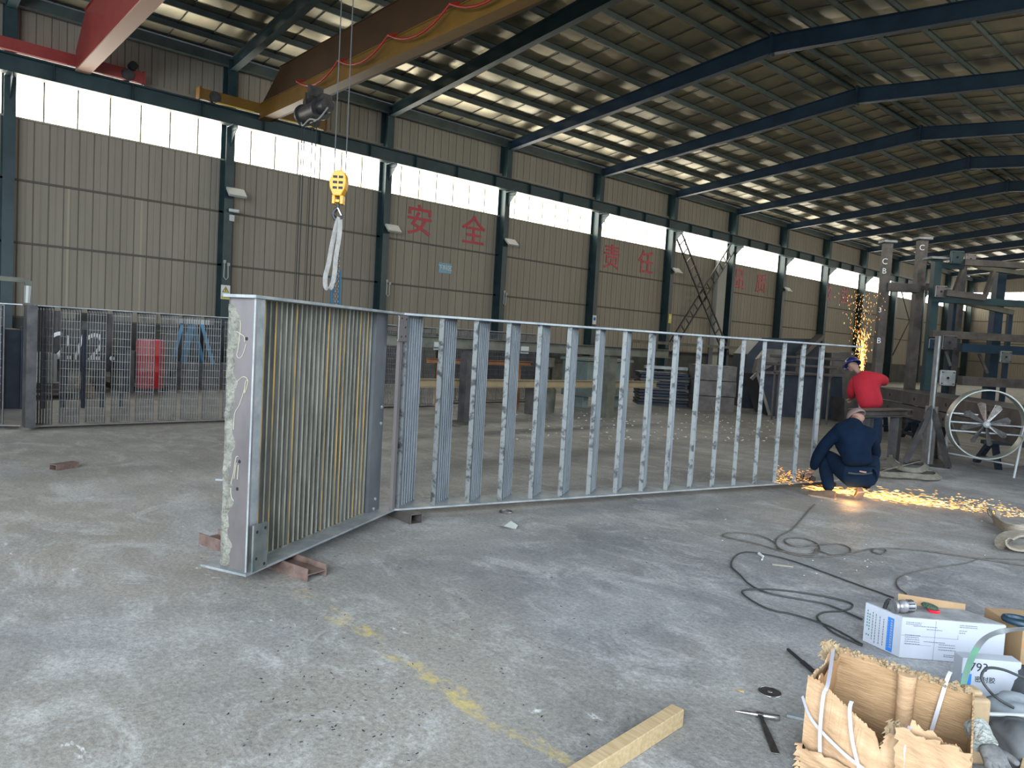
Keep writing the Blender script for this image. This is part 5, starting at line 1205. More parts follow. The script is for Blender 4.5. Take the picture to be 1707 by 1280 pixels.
for i in range(150):
    q = at(R_.uniform(1290, 1352), R_.uniform(800, 822), .01); q.z = abs(R_.gauss(0, .04))+.105
    it.append((q, vx+fwd*R_.gauss(0, .3)+UP*R_.gauss(0, .3), R_.uniform(.02, .05), .002, False))
sparks('sparks', 'low stream of orange sparks skimming the floor behind the squatting person', it)
# light thrown by the sparks themselves
for nm, c, e in (('ground_spark_glow', at(1420, 822, .10), 2.0), ('fountain_spark_glow', src+UP*.3, 1.2)):
    l = bpy.data.lights.new(nm, 'POINT'); l.energy = e; l.color = (1, .5, .14); l.shadow_soft_size = .12
    o = bpy.data.objects.new(nm, l); COL.objects.link(o); o.location = c

# ================================================================= FLOOR ITEMS, mid right
def floorpath(px, z=.006, k=5): return smooth_path([at(x, y, 0)+UP*z for x, y in px], k)
def cable(label, px, r, m, cat='cable'):
    b = MB(); P = floorpath(px, r+.001)
    for i, p in enumerate(P): p.z += .0012*(i % 7 == 3)
    b.tube(P, r, 7); return tag(b.build('power_cable', m, smooth=True), label, cat)
cable('grey-brown power cable coiled on the floor between the squatting person and the carton', [(1358, 842), (1340, 862), (1320, 884), (1298, 896), (1294, 910), (1310, 921), (1345, 926), (1365, 922), (1362, 908), (1340, 899), (1316, 898), (1308, 904), (1325, 912), (1360, 910), (1395, 908), (1416, 915), (1414, 924), (1385, 926), (1362, 918)], .0065, 'cable')
cable('long grey cable looping left over the floor and running off to the right edge', [(1360, 916), (1352, 925), (1310, 922), (1262, 908), (1212, 897), (1206, 892), (1224, 889), (1262, 893), (1290, 905), (1300, 918), (1335, 928), (1378, 929), (1415, 925), (1442, 918), (1462, 916), (1477, 919), (1470, 925), (1454, 921), (1462, 916), (1500, 916), (1560, 922), (1620, 931), (1707, 944), (1760, 950)], .0065, 'cable')
cable('thin grey cable from the right edge to the grinder on the carton', [(1760, 932), (1707, 934), (1640, 932), (1610, 940), (1560, 947), (1515, 957), (1496, 968), (1497, 980), (1512, 992)], .005, 'cable')
cable('dark cable looping from a white plug back towards the white carton, upper loop', [(1490, 998), (1440, 980), (1380, 958), (1320, 936), (1268, 924), (1240, 922), (1224, 930), (1219, 945), (1234, 960), (1250, 976), (1280, 990), (1330, 1000), (1380, 1010), (1437, 1034)], .006, 'cable_dark')
cable('dark cable forming the lower loop left of the white carton', [(1437, 1076), (1400, 1055), (1375, 1043), (1330, 1028), (1285, 1018), (1255, 1004), (1237, 989), (1250, 984), (1300, 985), (1370, 995), (1415, 1006), (1420, 1014), (1405, 1020), (1375, 1022), (1362, 1030), (1372, 1043), (1395, 1060), (1437, 1078)], .006, 'cable_dark')
p = at(1265, 925, 0); b = MB(); b.tube([p+UP*.012, at(1272, 930, 0)+UP*.012], [.012, .009], 10); b.tube([at(1272, 930, 0)+UP*.012, at(1270, 935, 0)+UP*.01], .006, 8); tag(b.build('cable_plug', 'white'), 'small white plug on the dark cable loop', 'plug')
# slings on the floor behind the sparks
def belt(label, px, w_, t, m, nm='lifting_sling', zs=None):
    P = smooth_path([at(x, y, 0)+UP*(zs[i] if zs else .02) for i, (x, y) in enumerate(px)], 5); b = MB()
    nr = []
    for i in range(len(P)):
        d = (P[min(i+1, len(P)-1)]-P[max(i-1, 0)]).normalized(); nr.append(tuple(d.cross(UP)*.8+UP*.5))
    b.ribbon(P, nr, w_, t); return tag(b.build(nm, m, smooth=True), label, 'sling')
belt('olive webbing sling laid in flat loops behind the squatting person', [(1468, 788), (1500, 789), (1530, 791), (1558, 794), (1564, 800), (1548, 803), (1520, 800), (1490, 799), (1466, 797)], .10, .012, 'webbing', zs=[.05]*5+[.06]*4)
belt('second olive webbing sling folded on top with its eye raised', [(1470, 796), (1505, 788), (1530, 783), (1544, 788), (1530, 796), (1500, 793), (1484, 784), (1482, 778), (1495, 783)], .09, .012, 'webbing', zs=[.09, .10, .11, .11, .10, .11, .13, .16, .12])
b = MB()
P = smooth_path([at(1655, 872, 0)+UP*.05, at(1662, 880, 0)+UP*.06, at(1680, 893, 0)+UP*.06, at(1700, 898, 0)+UP*.08, at(1740, 900, 0)+UP*.10], 5)
b.ribbon(P, UP*1.0+fwd*.6, .11, .016)
P = smooth_path([at(1745, 914, 0)+UP*.115, at(1705, 911, 0)+UP*.12, at(1682, 912, 0)+UP*.11, at(1672, 915, 0)+UP*.07, at(1680, 918, 0)+UP*.035, at(1705, 920, 0)+UP*.03, at(1745, 922, 0)+UP*.03], 5)
b.ribbon(P, fwd, .15, .02)
b.ribbon(smooth_path([at(1648, 862, 0)+UP*.07, at(1652, 864, 0)+UP*.10, at(1660, 864, 0)+UP*.09, at(1662, 872, 0)+UP*.06, at(1653, 871, 0)+UP*.05, at(1648, 862, 0)+UP*.07], 4), fwd+UP*.3, .05, .012)
tag(b.build('sling_roll', 'belt', smooth=True), 'thick tan webbing sling folded over at the right edge of the floor', 'sling')
# scattered debris
b = MB(); rd = random.Random(3)
for i in range(330):
    if i < 260: x, y = rd.uniform(860, 1300), rd.uniform(680, 735)
    else: x, y = rd.uniform(1150, 1700), rd.uniform(760, 960)
    p = at(x, y, 0); r = rd.uniform(.006, .022) if i < 260 else rd.uniform(.003, .007)
    b.box((-r, -r*.5, 0), (r, r*.5, r*.5), Matrix.Translation(p) @ Matrix.Rotation(rd.uniform(0, 3), 4, 'Z'))
tag(b.build('debris', 'scrap'), 'pale chips and scraps scattered over the floor behind the screen and near the sparks', 'debris', kind='stuff')
b = MB()
for i in range(230):
    x, y = rd.uniform(330, 1100), rd.uniform(900, 1270)
    if i > 150: x, y = rd.gauss(570, 80), rd.gauss(1150, 45)
    p = at(x, y, 0); r = rd.uniform(.0012, .0045)
    b.box((-r*1.6, -r*.5, 0), (r*1.6, r*.5, r*.5), Matrix.Translation(p) @ Matrix.Rotation(rd.uniform(0, 3), 4, 'Z'))
tag(b.build('grit', 'black'), 'small black slag grains scattered over the foreground floor', 'grit', kind='stuff')
p = at(845, 880, 0); b = MB(); b.add([p+V(-.09, 0, .004), p+V(.08, .03, .004), p+V(.06, .07, .03), p+V(-.02, .06, .05), p+V(0, -.04, .02)], [(0, 4, 1), (1, 4, 3), (1, 3, 2), (0, 3, 4)]); tag(b.build('plastic_scrap', 'lamp_grey'), 'crumpled scrap of clear plastic below the screen bend', 'scrap')
p = at(843, 854, 0); b = MB(); b.tube([p+V(math.cos(2*PI*i/20)*.055, math.sin(2*PI*i/20)*.055, .008) for i in range(20)], .008, 6, closed=True); tag(b.build('steel_ring', 'chrome'), 'small steel ring on the floor just below the near screen', 'ring')
p, q = at(360, 801, 0), at(378, 802, 0); b = MB(); b.bar(p+UP*.012, q+UP*.012, .03, .02); tag(b.build('steel_scrap', 'edge'), 'small pale strip of metal on the floor left of the corner post', 'scrap')
p, q = at(1287, 941, 0), at(1322, 945, 0); b = MB(); b.bar(p+UP*.003, q+UP*.003, .03, .004); tag(b.build('tape_strip', 'chalk'), 'pale yellow-green strip lying beside the dark cable', 'tape')

# ================================================================= FOREGROUND
# timber batten
a = at(1128, 1206, 0)+UP*.001; c = at(990, 1296, 0)+UP*.001; b = MB(); b.bar(c-(a-c).normalized()*.15+UP*.0375, a+UP*.0375, .062, .075); tag(b.build('timber_batten', 'wood', bevel=.003), 'pale sawn timber batten lying on the floor at the bottom of the picture', 'timber')
# chipping hammer: forged head with handle
o = thing('chipping_hammer', 'steel chipping hammer lying on the floor left of the torn carton', 'hammer', at(1270, 1190, 0))
a = at(1226, 1185, .014); c = at(1300, 1197, .014); u = (c-a).normalized(); L = (c-a).length
b = MB(); b.tube([a, a+u*L*.10, a+u*L*.25, a+u*L*.40, a+u*L*.47], [.002, .006, .0085, .009, .010], 10); b.tube([a+u*L*.62, a+u*L*.66, a+u*L*.97, a+u*L], [.011, .013, .0135, .012], 12); b.build('hammer_head', 'chrome', o, smooth=True)
b = MB(); b.tube([a+u*L*.46, a+u*L*.54, a+u*L*.63], [.013, .0145, .013], 10); b.build('eye_collar', 'tool_steel', o, smooth=True)
h0 = a+u*L*.545; h1 = at(1293, 1256, .010); b = MB(); d = (h1-h0).normalized(); s_ = d.cross(UP).normalized()
vs = []
for f, w_, t in ((0, .010, .012), (.2, .010, .010), (.55, .0145, .008), (1.0, .0165, .004)):
    p = h0+(h1-h0)*f
    for sx, sz in ((-1, -1), (1, -1), (1, 1), (-1, 1)): vs.append(p+s_*sx*w_+UP*sz*t*.6)
b.add(vs, [(i*4+k, i*4+(k+1) % 4, i*4+4+(k+1) % 4, i*4+4+k) for i in range(3) for k in range(4)]+[(3, 2, 1, 0), (12, 13, 14, 15)]); b.build('handle', 'tool_steel', o, bevel=.002)
# cutting disc
p = at(1283, 1154, 0); b = MB(); n = 40; R1 = .052
for r0, r1, z in ((.011, .022, .004), (.022, .046, .003), (.046, R1, .0036)):
    b.add([p+V(math.cos(2*PI*i/n)*r0, math.sin(2*PI*i/n)*r0, z) for i in range(n)]+[p+V(math.cos(2*PI*i/n)*r1, math.sin(2*PI*i/n)*r1, z) for i in range(n)], [(i, (i+1) % n, (i+1) % n+n, i+n) for i in range(n)])
b.tube([p+V(math.cos(2*PI*i/n)*R1, math.sin(2*PI*i/n)*R1, .0025) for i in range(n)], .002, 6, closed=True, mi=1)
b.tube([p+V(math.cos(2*PI*i/16)*.011, math.sin(2*PI*i/16)*.011, .0035) for i in range(16)], .0015, 5, closed=True, mi=1)
tag(b.build('cutting_disc', ['tool_steel', 'chrome']), 'worn grey cutting disc flat on the floor above the hammer', 'disc')
# flat bar stub beside the carton and a chisel behind it
a = at(1312, 1190, .008); c = at(1350, 1199, .008); b = MB(); b.bar(a, c, .035, .012, up=UP); tag(b.build('flat_bar_stub', 'edge'), 'grey flat bar stub poking out beside the torn carton', 'bar')
a = at(1313, 1082, .01); c = at(1362, 1124, .01); b = MB(); b.bar(a, c, .012, .012); b.bar(a+(c-a)*.5, c+(c-a)*.3, .02, .014); tag(b.build('chisel', 'black'), 'thin black rod lying on the floor behind the torn carton', 'rod')
b = MB(); p = at(1232, 1152, 0); b.add([p+V(-.02, 0, .002), p+V(.0, -.012, .004), p+V(.028, .0, .002), p+V(.016, .014, .007), p+V(-.012, .018, .003)], [(0, 1, 2, 3, 4)]); tag(b.build('dry_leaf_scrap', 'wood'), 'small yellowish scrap on the floor left of the cutting disc', 'scrap')

# --- torn carton with white straps
H = .38
P1, P2, P3, P4 = (at(*p, H) for p in ((1347, 1122), (1392, 1078), (1625, 1148), (1645, 1240)))
for p in (P1, P2, P3, P4): p.z = 0
P4 = P1+(P4-P1)*.94
tc = thing('torn_carton', 'open torn brown cardboard carton with white straps in the bottom right corner', 'carton', (P1+P2+P3+P4)/4)
rt = random.Random(21)
def wall_panel(a, c, hf, nm, m='card', out=.0, th=.006, bulge=.0, n=60):
    u = (c-a); L = u.length; u.normalize(); nn = u.cross(UP).normalized(); b = MB(); vs = []; nz = 9
    for side in (0, 1):
        for i in range(n+1):
            f = i/n; h = hf(f)+rt.uniform(-.006, .006)
            for j in range(nz+1):
                g = j/nz; bl = bulge*math.sin(PI*f)*math.sin(PI*min(g*1.1, 1))+.004*math.sin(f*17+g*5)*math.sin(g*3)
                vs.append(a+u*L*f+nn*(bl+side*th)+UP*(h*g+.001))
    m_ = nz+1; K = (n+1)*m_; fs = []
    for i in range(n):
        for j in range(nz): q = (i*m_+j, (i+1)*m_+j, (i+1)*m_+j+1, i*m_+j+1); fs += [q, tuple(K+x for x in q)]
        fs += [(i*m_+nz, (i+1)*m_+nz, K+(i+1)*m_+nz, K+i*m_+nz)]
    fs += [(j, j+1, K+j+1, K+j) for j in range(nz)]+[(n*m_+j, n*m_+j+1, K+n*m_+j+1, K+n*m_+j) for j in range(nz)]
    b.add(vs, fs); return b.build(nm, m, tc)
wall_panel(P1, P2, lambda f: H*(.90+.10*f+.03*math.sin(f*9)), 'side_panel')
wall_panel(P2, P3, lambda f: H*(1.0-.03*f+.012*math.sin(f*30)), 'back_panel', 'card_in', th=.009)
wall_panel(P3, P4, lambda f: H*(.97-.1*f), 'side_panel', 'card_in')
def front_h(f):
    if f < .10: return H*(.97-.2*f)
    if f < .46: return H*(.95-.50*(f-.10)/.36*.55)
    if f < .58: return H*(.675-.28*math.sin((f-.46)/.12*PI/2)+.0)
    if f < .66: return H*(.40+.50*((f-.58)/.08))
    return H*(.93-.10*(f-.66)/.34+.02*math.sin(f*50))
wall_panel(P1, P4, front_h, 'front_panel', 'card', bulge=.03, th=-.006, n=110)
b = MB(); b.plate([(p.x, p.y) for p in (P1, P4, P3, P2)], .004, .012); b.build('bottom_panel', 'card_in', tc)
# torn flap of the front folded down, and a crumpled flap leaning inward
u = (P4-P1).normalized(); nn = V(u.y, -u.x, 0); L = (P4-P1).length
def crumple(nm, o0, ux, uy, w_, h, m, amp=.012, n=16, taper=.0, seed=1, curl=.0, off=None):
    r = random.Random(seed); b = MB(); vs = []; nz_ = ux.cross(uy).normalized()
    for s in (0, 1):
        r = random.Random(seed)
        for i in range(n+1):
            for j in range(n+1):
                f, g = i/n, j/n; jag = r.uniform(-.012, .012)*(1 if g > .95 or f in (0, 1) else 0)
                z = amp*(math.sin(f*7+seed)*math.cos(g*5+seed*2)+.5*math.sin(f*15+g*11))+curl*g*g+s*.005
                vs.append(o0+ux*(w_*(f*(1-taper*g)+taper*g*.5)+jag)+uy*(h*g+jag)+nz_*z)
    m_ = n+1; K = m_*m_; fs = []
    for i in range(n):
        for j in range(n): q = (i*m_+j, (i+1)*m_+j, (i+1)*m_+j+1, i*m_+j+1); fs += [q, tuple(K+x for x in q)]
    for i in range(n): fs += [(i*m_+n, (i+1)*m_+n, K+(i+1)*m_+n, K+i*m_+n), (i*m_, (i+1)*m_, K+(i+1)*m_, K+i*m_), (i, i+1, K+i+1, K+i), (n*m_+i, n*m_+i+1, K+n*m_+i+1, K+n*m_+i)]
    b.add(vs, fs); return b.build(nm, m, tc, smooth=True)
crumple('torn_flap', P1+u*L*.42+nn*.012+UP*.10, (u*1.0), (UP*.92+nn*-.25+u*.15).normalized(), .16, .17, 'card', .008, seed=3, taper=.35)
crumple('torn_flap', P1+u*L*.47-nn*.005+UP*.16, (u*.9-nn*.3).normalized(), (UP*.9-nn*.3).normalized(), .085, .15, 'card_core', .012, seed=5, taper=.4)
crumple('torn_flap', P1+u*L*.62+nn*.04+UP*.05, u, UP, .22, .29, 'card', .005, seed=8, taper=.0)
crumple('torn_flap', P1+u*.0+nn*.035+UP*.0, u, (UP*.95+nn*.1).normalized(), .30, .12, 'card', .006, seed=9)
# ragged corrugated rim along the back panel
b = MB(); uu = (P3-P2); LL = uu.length; uu.normalize(); 
for i in range(120):
    f = rt.random(); p = P2+uu*LL*f+UP*(H*(1.0-.03*f)+rt.uniform(-.012, .010))+uu.cross(UP)*rt.uniform(-.006, .016)
    b.box((-rt.uniform(.004, .014), -.004, -.004), (rt.uniform(.004, .014), .005, .005), Matrix.Translation(p) @ Matrix.Rotation(rt.uniform(0, 3), 4, 'Z') @ Matrix.Rotation(rt.uniform(-.7, .7), 4, 'X'))
b.build('torn_rim', 'card_core', tc)
# corner tab standing at the back-left corner
crumple('corner_tab', P2-V(.045, .03, 0)+UP*(H-.06), V(.95, .3, 0).normalized(), UP, .07, .085, 'card_core', .008, seed=12)
# inner divider roll and brown tape corner
iw = (P3-P2).normalized(); inn = iw.cross(UP).normalized()
if inn.dot(P1-P2) < 0: inn = -inn
b = MB(); c = P2+iw*LL*.56+inn*.03; b.tube([c+UP*.02, c+UP*.12+inn*.004, c+UP*.25, c+UP*(H-.01)], [.034, .030, .032, .036], 12); b.build('inner_roll', 'card', tc, smooth=True)
b = MB(); b.plate([(p.x, p.y) for p in (P1+u*.02, P1+u*.16, P2+iw*.05+inn*.01, P2+iw*.01+inn*.01)], .30, .304); b.build('brown_tape_flap', 'tape', tc) if False else None
crumple('taped_corner', P1+(P2-P1)*.12+UP*.15+u*.012, ((P2-P1)*1.0).normalized(), (UP*.97+u*.1).normalized(), .26, .21, 'tape', .004, seed=15)
# straps
sw = .014
def strap(pts, nrm, nm='strap'):
    b = MB(); b.ribbon(smooth_path(pts, 6), nrm, sw, .0016); b.build(nm, 'strap', tc, smooth=True)
f0 = lambda f, h, o=.05: P1+u*L*f+nn*o+UP*h
strap([P2+UP*(H+.005)+inn*.02, P1+u*L*.14+UP*(H*.98)+nn*.0-u*.0, f0(.14, .33, .03), f0(.15, .2, .045), f0(.17, .08, .045), f0(.18, .01, .03)], u)
strap([f0(.31, .345, .01), f0(.32, .32, .035), f0(.36, .22, .046), f0(.44, .10, .052), f0(.47, .02, .05)], u)
strap([f0(-.03, .28, -.004), f0(.08, .22, .03), f0(.3, .165, .05), f0(.45, .14, .052)], UP+u*.2)
strap([f0(.66, .335, .0), f0(.66, .30, .04), f0(.665, .15, .05), f0(.66, .01, .05)], u)
strap([f0(.66, .10, .055), f0(.85, .085, .05), f0(1.0, .07, .02)], UP)
strap([P2+iw*LL*.83+UP*(H+.03)-inn*.02, P2+iw*LL*.82+UP*(H+.004)+inn*.01, P2+iw*LL*.79+UP*(H-.10)+inn*.03, P2+iw*LL*.76+UP*(H-.2)+inn*.04], iw)
# white sticky label arc at the bottom
b = MB(); b.tube(smooth_path([f0(.10, .0, .09), f0(.14, .05, .09), f0(.20, .065, .09), f0(.27, .05, .09), f0(.30, .0, .09)], 5), .006, 6); b.build('loose_strap', 'strap', tc)

# --- white carton
h = .228
BL, FL, FR = (at(*p, h) for p in ((1443, 1003), (1505, 1028), (1678, 1042)))
for p in (BL, FL, FR): p.z = 0
BR = BL+(FR-FL)
wc = thing('white_carton', 'white printed carton with a blue stripe and a grinder on top', 'carton', (FL+BR)/2)
b = MB(); poly = [(p.x, p.y) for p in (FL, FR, BR, BL)]; b.plate(poly, .001, h-.003); b.build('carton_body', 'box_white', wc, bevel=.003)
b = MB(); ins = [(p*.985+((FL+BR)/2)*.015) for p in (FL, FR, BR, BL)]; b.plate([(p.x, p.y) for p in ins], h-.003, h+.001); b.build('top_flaps', 'box_top', wc)
fu = (FR-FL).normalized(); su = (FL-BL).normalized(); fno = V(fu.y, -fu.x, 0); sno = V(su.y, -su.x, 0)
TFc = basis(FL+fno*.0015, fu, UP); TSc = basis(BL+sno*.0015, su, UP); WF = (FR-FL).length; WS = (FL-BL).length
def pr(T, lst, m, nm='carton_print'):
    b = MB()
    for x0_, z0_, x1_, z1_ in lst: b.box((x0_, z0_, 0), (x1_, z1_, .0008), T)
    b.build(nm, m, wc)
rp = random.Random(8); L_ = []
for (xa, xb, za, nr, g) in ((.02, .11, .20, 2, .010), (.02, .10, .13, 5, .012), (.06, .19, .182, 1, .01), (.12, .24, .10, 1, .01), (.13, .22, .168, 1, .01), (.20, .29, .09, 3, .014), (.30, .40, .205, 2, .01), (.30, .34, .175, 2, .012), (.23, .29, .035, 2, .009)):
    for i in range(nr):
        x = xa
        while x < xb-.008:
            wl_ = rp.uniform(.004, .012); L_.append((x, za-i*g, min(x+wl_, xb), za-i*g+.003)); x += wl_+.003
L_ += [(.0, .128, .30, .1288), (.175, .0, .1758, .22), (.02, .08, .16, .0806), (.295, .128, .296, .15)]
pr(TFc, L_, 'print_grey')
for tx, x, z, s in (('N0.', .155, .165, .020), ('JL.670000', .245, .165, .016), ('-0505.-80805-', .235, .10, .014)): pass
L_ = []
for i in range(9):
    z = .19-i*.017
    for x in (.02, .034): 
        if rp.random() < .85: L_.append((x, z-.008, x+.006, z))
pr(TSc, L_, 'print_green'); L_ = []
for x in (.055, .075, .10, .125):
    z = .20-x*.2
    while z > .03:
        wl_ = rp.uniform(.005, .014); L_.append((x, z-wl_, x+.004, z)); z -= wl_+.005
pr(TSc, L_, 'print_grey')
b = MB(); b.box((WS*.64, .01, 0), (WS*.80, h-.03, .0008), TSc); b.build('blue_stripe', 'print_blue', wc); L_ = []
z = h-.04
for i in range(12):
    L_.append((WS*.72, z-.009, WS*.775, z)); z -= .0135
    L_.append((WS*.66, z-.0, WS*.675, z+.006))
pr(TSc, [(a_, b_, c_, d_) for a_, b_, c_, d_ in L_], 'white', 'stripe_lettering')
# second carton in front on the right, with the number 793
o2 = thing('white_carton', 'white carton marked with a black 793, partly behind the torn carton', 'carton', (0, 0, 0))
h2 = .245; A2 = at(1588, 1072, h2); B2 = at(1684, 1052, h2); A2.z = B2.z = 0; B2 = A2+fu*.27; u2 = fu.copy(); n2_ = V(u2.y, -u2.x, 0)
A2 = A2+n2_*.10; B2 = B2+n2_*.10
o2.location = (A2+B2)/2; PINV[o2.name] = Matrix.Translation(-o2.location)
b = MB(); q = [A2, B2, B2-n2_*.08, A2-n2_*.08]; b.plate([(p.x, p.y) for p in q], .001, .215); b.build('carton_body', 'box_white', o2, bevel=.003)
T2_ = basis(A2+n2_*.0012, u2, UP); W2 = (B2-A2).length
def onplane(x, y, T):
    r_ = ray(x, y); nz = T.to_3x3().col[2]; o_ = T.translation; return T.inverted() @ (EYEP+r_*((o_-EYEP).dot(nz)/r_.dot(nz)))
for body_, xx, yy, sz in (('793', 1632, 1113, .058), ('密封胶', 1642, 1134, .032)):
    q_ = onplane(xx, yy, T2_); letters('lettering', body_, sz, 'print_black', T2_ @ Matrix.Translation((q_.x, q_.y, 0)), o2, .0006)
b = MB(); b.box((0, .04, 0), (W2*.17, .14, .0008), T2_); b.build('blue_stripe', 'print_blue', o2)
# grinder on the carton
c = at(1505, 1012, h+.035); c = V(c.x, c.y, h+.0405); gu = (vx*.95+fwd*.2).normalized()
gt = thing('angle_grinder', 'worn grey angle grinder lying on top of the white carton', 'grinder', (c.x, c.y, h))
b = MB(); b.lathe(c-gu*.062, gu, [(0, 0), (0, .034), (.004, .0385), (.012, .0385), (.014, .030), (.020, .024), (.030, .020)], 28); b.build('wheel_guard', 'grind_grey', gt, smooth=True)
b = MB(); b.lathe(c-gu*.040, gu, [(0, .012), (.006, .024), (.016, .032), (.030, .035), (.048, .035), (.052, .030), (.060, .033), (.085, .034), (.100, .032), (.108, .024), (.108, 0)], 24); b.build('motor_housing', 'grind_grey', gt, smooth=True)
b = MB()
for i in range(10):
    an = 2*PI*i/10; s1 = fwd*math.cos(an)+UP*math.sin(an); T = basis(c+gu*.040+s1*.0335, gu, s1.cross(gu)); b.box((-.018, -.003, -.002), (.018, .003, .002), T)
b.build('vent_slot', 'black', gt)
b = MB(); b.tube(smooth_path([c-gu*.05+UP*.01+fwd*.02, c-gu*.065+UP*.02+fwd*.04, c-gu*.075-UP*.0+fwd*.05, c-gu*.08-UP*.03+fwd*.055], 4), .011, 8); b.build('side_handle', 'black', gt, smooth=True)
# sanding pad with red backing
c = at(1556, 1020, h); c = V(c.x, c.y, h+.002); o = thing('sanding_pad', 'red-backed dark green sanding pad on the white carton beside the grinder', 'sanding pad', c)
b = MB(); b.lathe(c-fwd*.0, (.05, 0, 1), [(0, 0), (0, .030), (.010, .032), (.014, .028), (.014, 0)], 24); b.build('backing_pad', 'red_plastic', o, smooth=True)
b = MB(); b.lathe(c+UP*.0142+fwd*.02-vx*.012, (.12, .1, 1), [(0, 0), (0, .040), (.006, .046), (.016, .040), (.020, .024), (.020, 0)], 20); b.build('abrasive_pad', 'green_pad', o)
# brown cardboard sheet leaning behind the white carton
def sheet(label, pts, m, t=.005, nm='cardboard_sheet'):
    n = len(pts); nr = (pts[1]-pts[0]).cross(pts[2]-pts[0]).normalized()*t; b = MB(); b.add([p for p in pts]+[p+nr for p in pts], [tuple(range(n)), tuple(range(n, 2*n))[::-1]]+[(i, i+n, (i+1) % n+n, (i+1) % n) for i in range(n)])
    return tag(b.build(nm, m), label, 'cardboard')
k = BR-BL; kb = BL+fno*-.0; back = -fno
q0 = BL+k*.34+back*.012; q1 = BL+k*1.03+back*.012
t0 = at(1548, 995, .30); t1 = at(1665, 1019, .30)
sheet('plain brown cardboard sheet standing behind the white carton', [V(q0.x, q0.y, 0), V(q1.x, q1.y, 0), V(q1.x, q1.y, .255)+back*.01, V(q0.x, q0.y, .285)+back*.01], 'card_flat')
# brown carton at the right edge with blue roll
a = at(1684, 1034, .24); a.z = 0
o = thing('brown_carton', 'plain brown carton at the right edge behind the white cartons', 'carton', (a.x+.15, a.y, 0)); b = MB(); T = basis((a.x+.03, a.y, 0), fu, V(-fu.y, fu.x, 0)); b.box((0, -.06, 0), (.4, .3, .215), T); b.build('carton_body', 'card_flat', o, bevel=.003)
b = MB(); b.box((0, -.0605, .12), (.4, -.06, .165), T); b.build('packing_tape', 'tape', o)
c = at(1700, 1032, .25); b = MB(); b.tube([c+V(math.cos(2*PI*i/28)*.07, math.sin(2*PI*i/28)*.05, 0)-UP*.01 for i in range(28)], .018, 8, closed=True); tag(b.build('tape_roll', 'hose_navy', smooth=True), 'dark blue hose ring on the brown carton at the right edge', 'roll')
# green strap arching over
D = 3.45
p = [atD(1602, 1158, 3.32), atD(1607, 1135, 3.34), atD(1614, 1112, 3.38), atD(1622, 1092, 3.42), atD(1634, 1072, 3.46), atD(1650, 1059, 3.5), atD(1676, 1051, 3.52), atD(1720, 1047, 3.5)]
b = MB(); sp = smooth_path(p, 5); b.ribbon(sp, [tuple(vx+UP*.3*math.sin(i*.1)) for i in range(len(sp))], .026, .0025)
b.mi = [0 if i < len(b.mi)*.5 else 1 for i in range(len(b.mi))]
tag(b.build('packing_strap', ['green_strap', 'grey_strap'], smooth=True), 'glossy green-grey packing strap arching over the white carton', 'strap')
p = [atD(1638, 1112, 3.25), atD(1652, 1116, 3.22), atD(1668, 1124, 3.2), atD(1676, 1140, 3.2), atD(1690, 1165, 3.2), atD(1720, 1180, 3.2)]
b = MB(); b.tube(smooth_path([atD(1690, 1180, 3.12), atD(1664, 1165, 3.14), atD(1648, 1150, 3.18), atD(1636, 1130, 3.2), atD(1645, 1114, 3.22), atD(1672, 1116, 3.22), atD(1707, 1130, 3.22), atD(1760, 1150, 3.22)], 5), .006, 8); tag(b.build('rubber_hose', 'cable_dark', smooth=True), 'thin black hose bending in front of the 793 carton', 'hose')
# grey tape-wrapped lump inside the carton, white sacks, dark bags, glove
def lump(name, label, cat, c, rad, m, seed=1, amp=.12, n=22):
    bm = bmesh.new(); bmesh.ops.create_uvsphere(bm, u_segments=n, v_segments=n//2+2, radius=1); r = random.Random(seed); ph = [r.uniform(0, 6) for _ in range(6)]
    for v in bm.verts:
        x, y, z = v.co; f = 1+amp*(math.sin(3*x+ph[0])*math.cos(4*y+ph[1])+.6*math.sin(7*z+5*x+ph[2])+.4*math.sin(9*y-6*z+ph[3]))
        e = .7; sx = math.copysign(abs(x)**e, x); sy = math.copysign(abs(y)**e, y); sz = math.copysign(abs(z)**e, z)
        v.co = V(sx*rad[0], sy*rad[1], sz*rad[2])*f
        if v.co.z < -rad[2]*.9: v.co.z = -rad[2]*.9
    me = bpy.data.meshes.new(name); bm.to_mesh(me); bm.free(); me.materials.append(MT[m]); me.shade_smooth(); me.transform(Matrix.Translation(c) @ Matrix(((fu.x, -fu.y, 0, 0), (fu.y, fu.x, 0, 0), (0, 0, 1, 0), (0, 0, 0, 1))))
    o = bpy.data.objects.new(name, me); COL.objects.link(o); return tag(o, label, cat)
lc = atD(1618, 1188, 3.02); b = MB(); T = basis((lc.x, lc.y, 0), vx, UP)
b.box((-.05, .0, -.05), (.05, .27, .05), T); b.box((-.033, .27, -.04), (.028, .295, .03), T); tag(b.build('wrapped_block', 'wood_old', bevel=.015), 'dull brown wrapped block standing behind the right flap of the torn carton', 'block')
lump('white_sack', 'light grey-white plastic sack right of the torn carton', 'sack', at(1700, 1200, .09)+UP*.0, (.13, .11, .09), 'sack', 3)
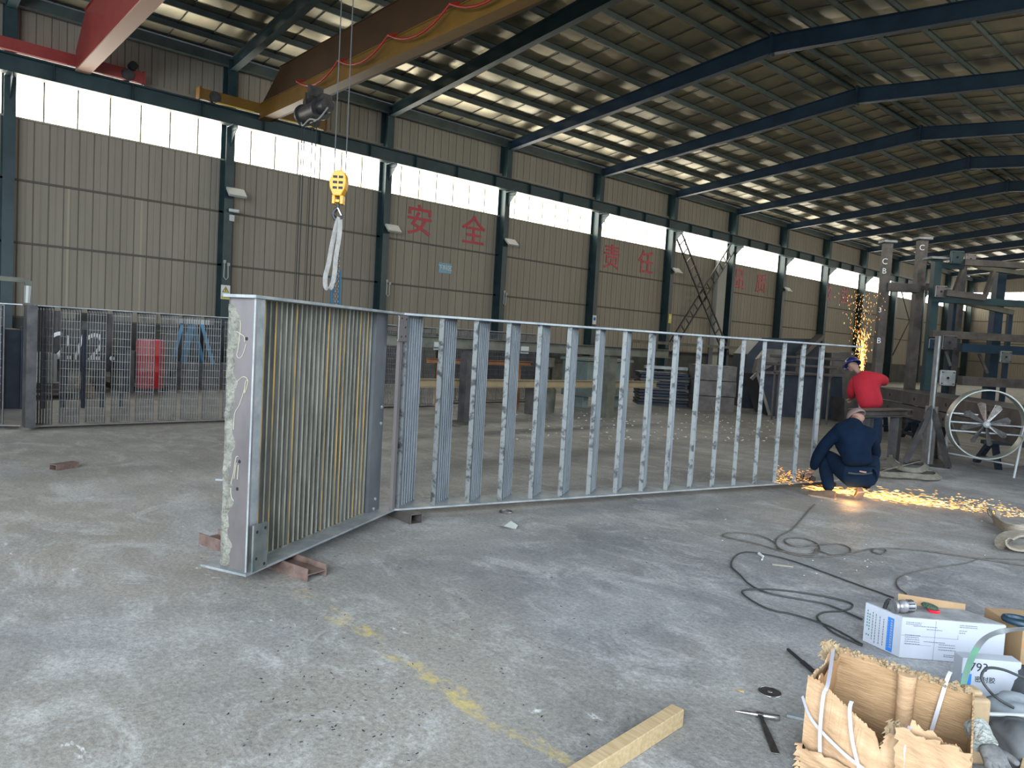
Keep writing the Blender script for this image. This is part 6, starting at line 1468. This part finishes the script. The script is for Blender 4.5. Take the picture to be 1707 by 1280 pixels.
lump('dark_bag', 'crumpled dark grey bag right of the glove', 'bag', at(1712, 1250, .10), (.12, .11, .11), 'sack_dark', 6)
lump('dark_bag', 'dark grey plastic bag behind the white sack at the right edge', 'bag', at(1738, 1150, .10), (.12, .10, .11), 'sack_dark', 9)
a = at(1676, 1168, .27); c = at(1760, 1163, .27); b = MB(); b.tube([V(a.x-.06, a.y, .19), V(c.x, c.y, .19)], .008, 8); tag(b.build('pale_rod', 'lamp_grey'), 'pale straight rod resting on the white sack', 'rod')
# glove hanging over the carton corner
gl = thing('work_glove', 'grey leather work glove with white knit cuff draped on the torn carton corner', 'glove', at(1640, 1240, .3))
ga, gb = atD(1626, 1208, 2.72), atD(1640, 1238, 2.66)
d = (gb-ga).normalized()
b = MB(); b.tube([ga-d*.0, ga+d*.02, ga+d*.05, gb+d*.01], [.040, .043, .041, .044], 16); b.build('knit_cuff', 'knit', gl, smooth=True)
gn = {'w': (gb, .036, .024), 'p': (gb+d*.05+vx*.01, .045, .022)}; ge = [('w', 'p')]
for i, (off, ln) in enumerate(((-.034, .075), (-.012, .085), (.012, .08), (.034, .065))):
    b0 = gn['p'][0]+d*.03+vx*off; b1 = b0+(d*.9+vx*.1)*ln*.5; b2 = b1+(d*.8+vx*.25-fwd*.2)*ln*.45
    gn['a%d' % i] = (b0, .013); gn['b%d' % i] = (b1, .012); gn['c%d' % i] = (b2, .010); ge += [('p', 'a%d' % i), ('a%d' % i, 'b%d' % i), ('b%d' % i, 'c%d' % i)]
gn['t'] = (gn['p'][0]+vx*.052-d*.01, .014); gn['t2'] = (gn['t'][0]+vx*.03+d*.04, .012); ge += [('p', 't'), ('t', 't2')]
skin('leather_hand', gn, ge, 'w', 'glove_grey', gl)
# pale timber at the right edge
a = at(1713, 1215, .10); c = at(1702, 1290, .10); b = MB(); b.bar(V(c.x+.05, c.y-.1, .06), V(a.x+.05, a.y, .06), .08, .12); tag(b.build('timber_batten', 'wood', bevel=.003), 'pale timber offcut standing at the lower right edge', 'timber')
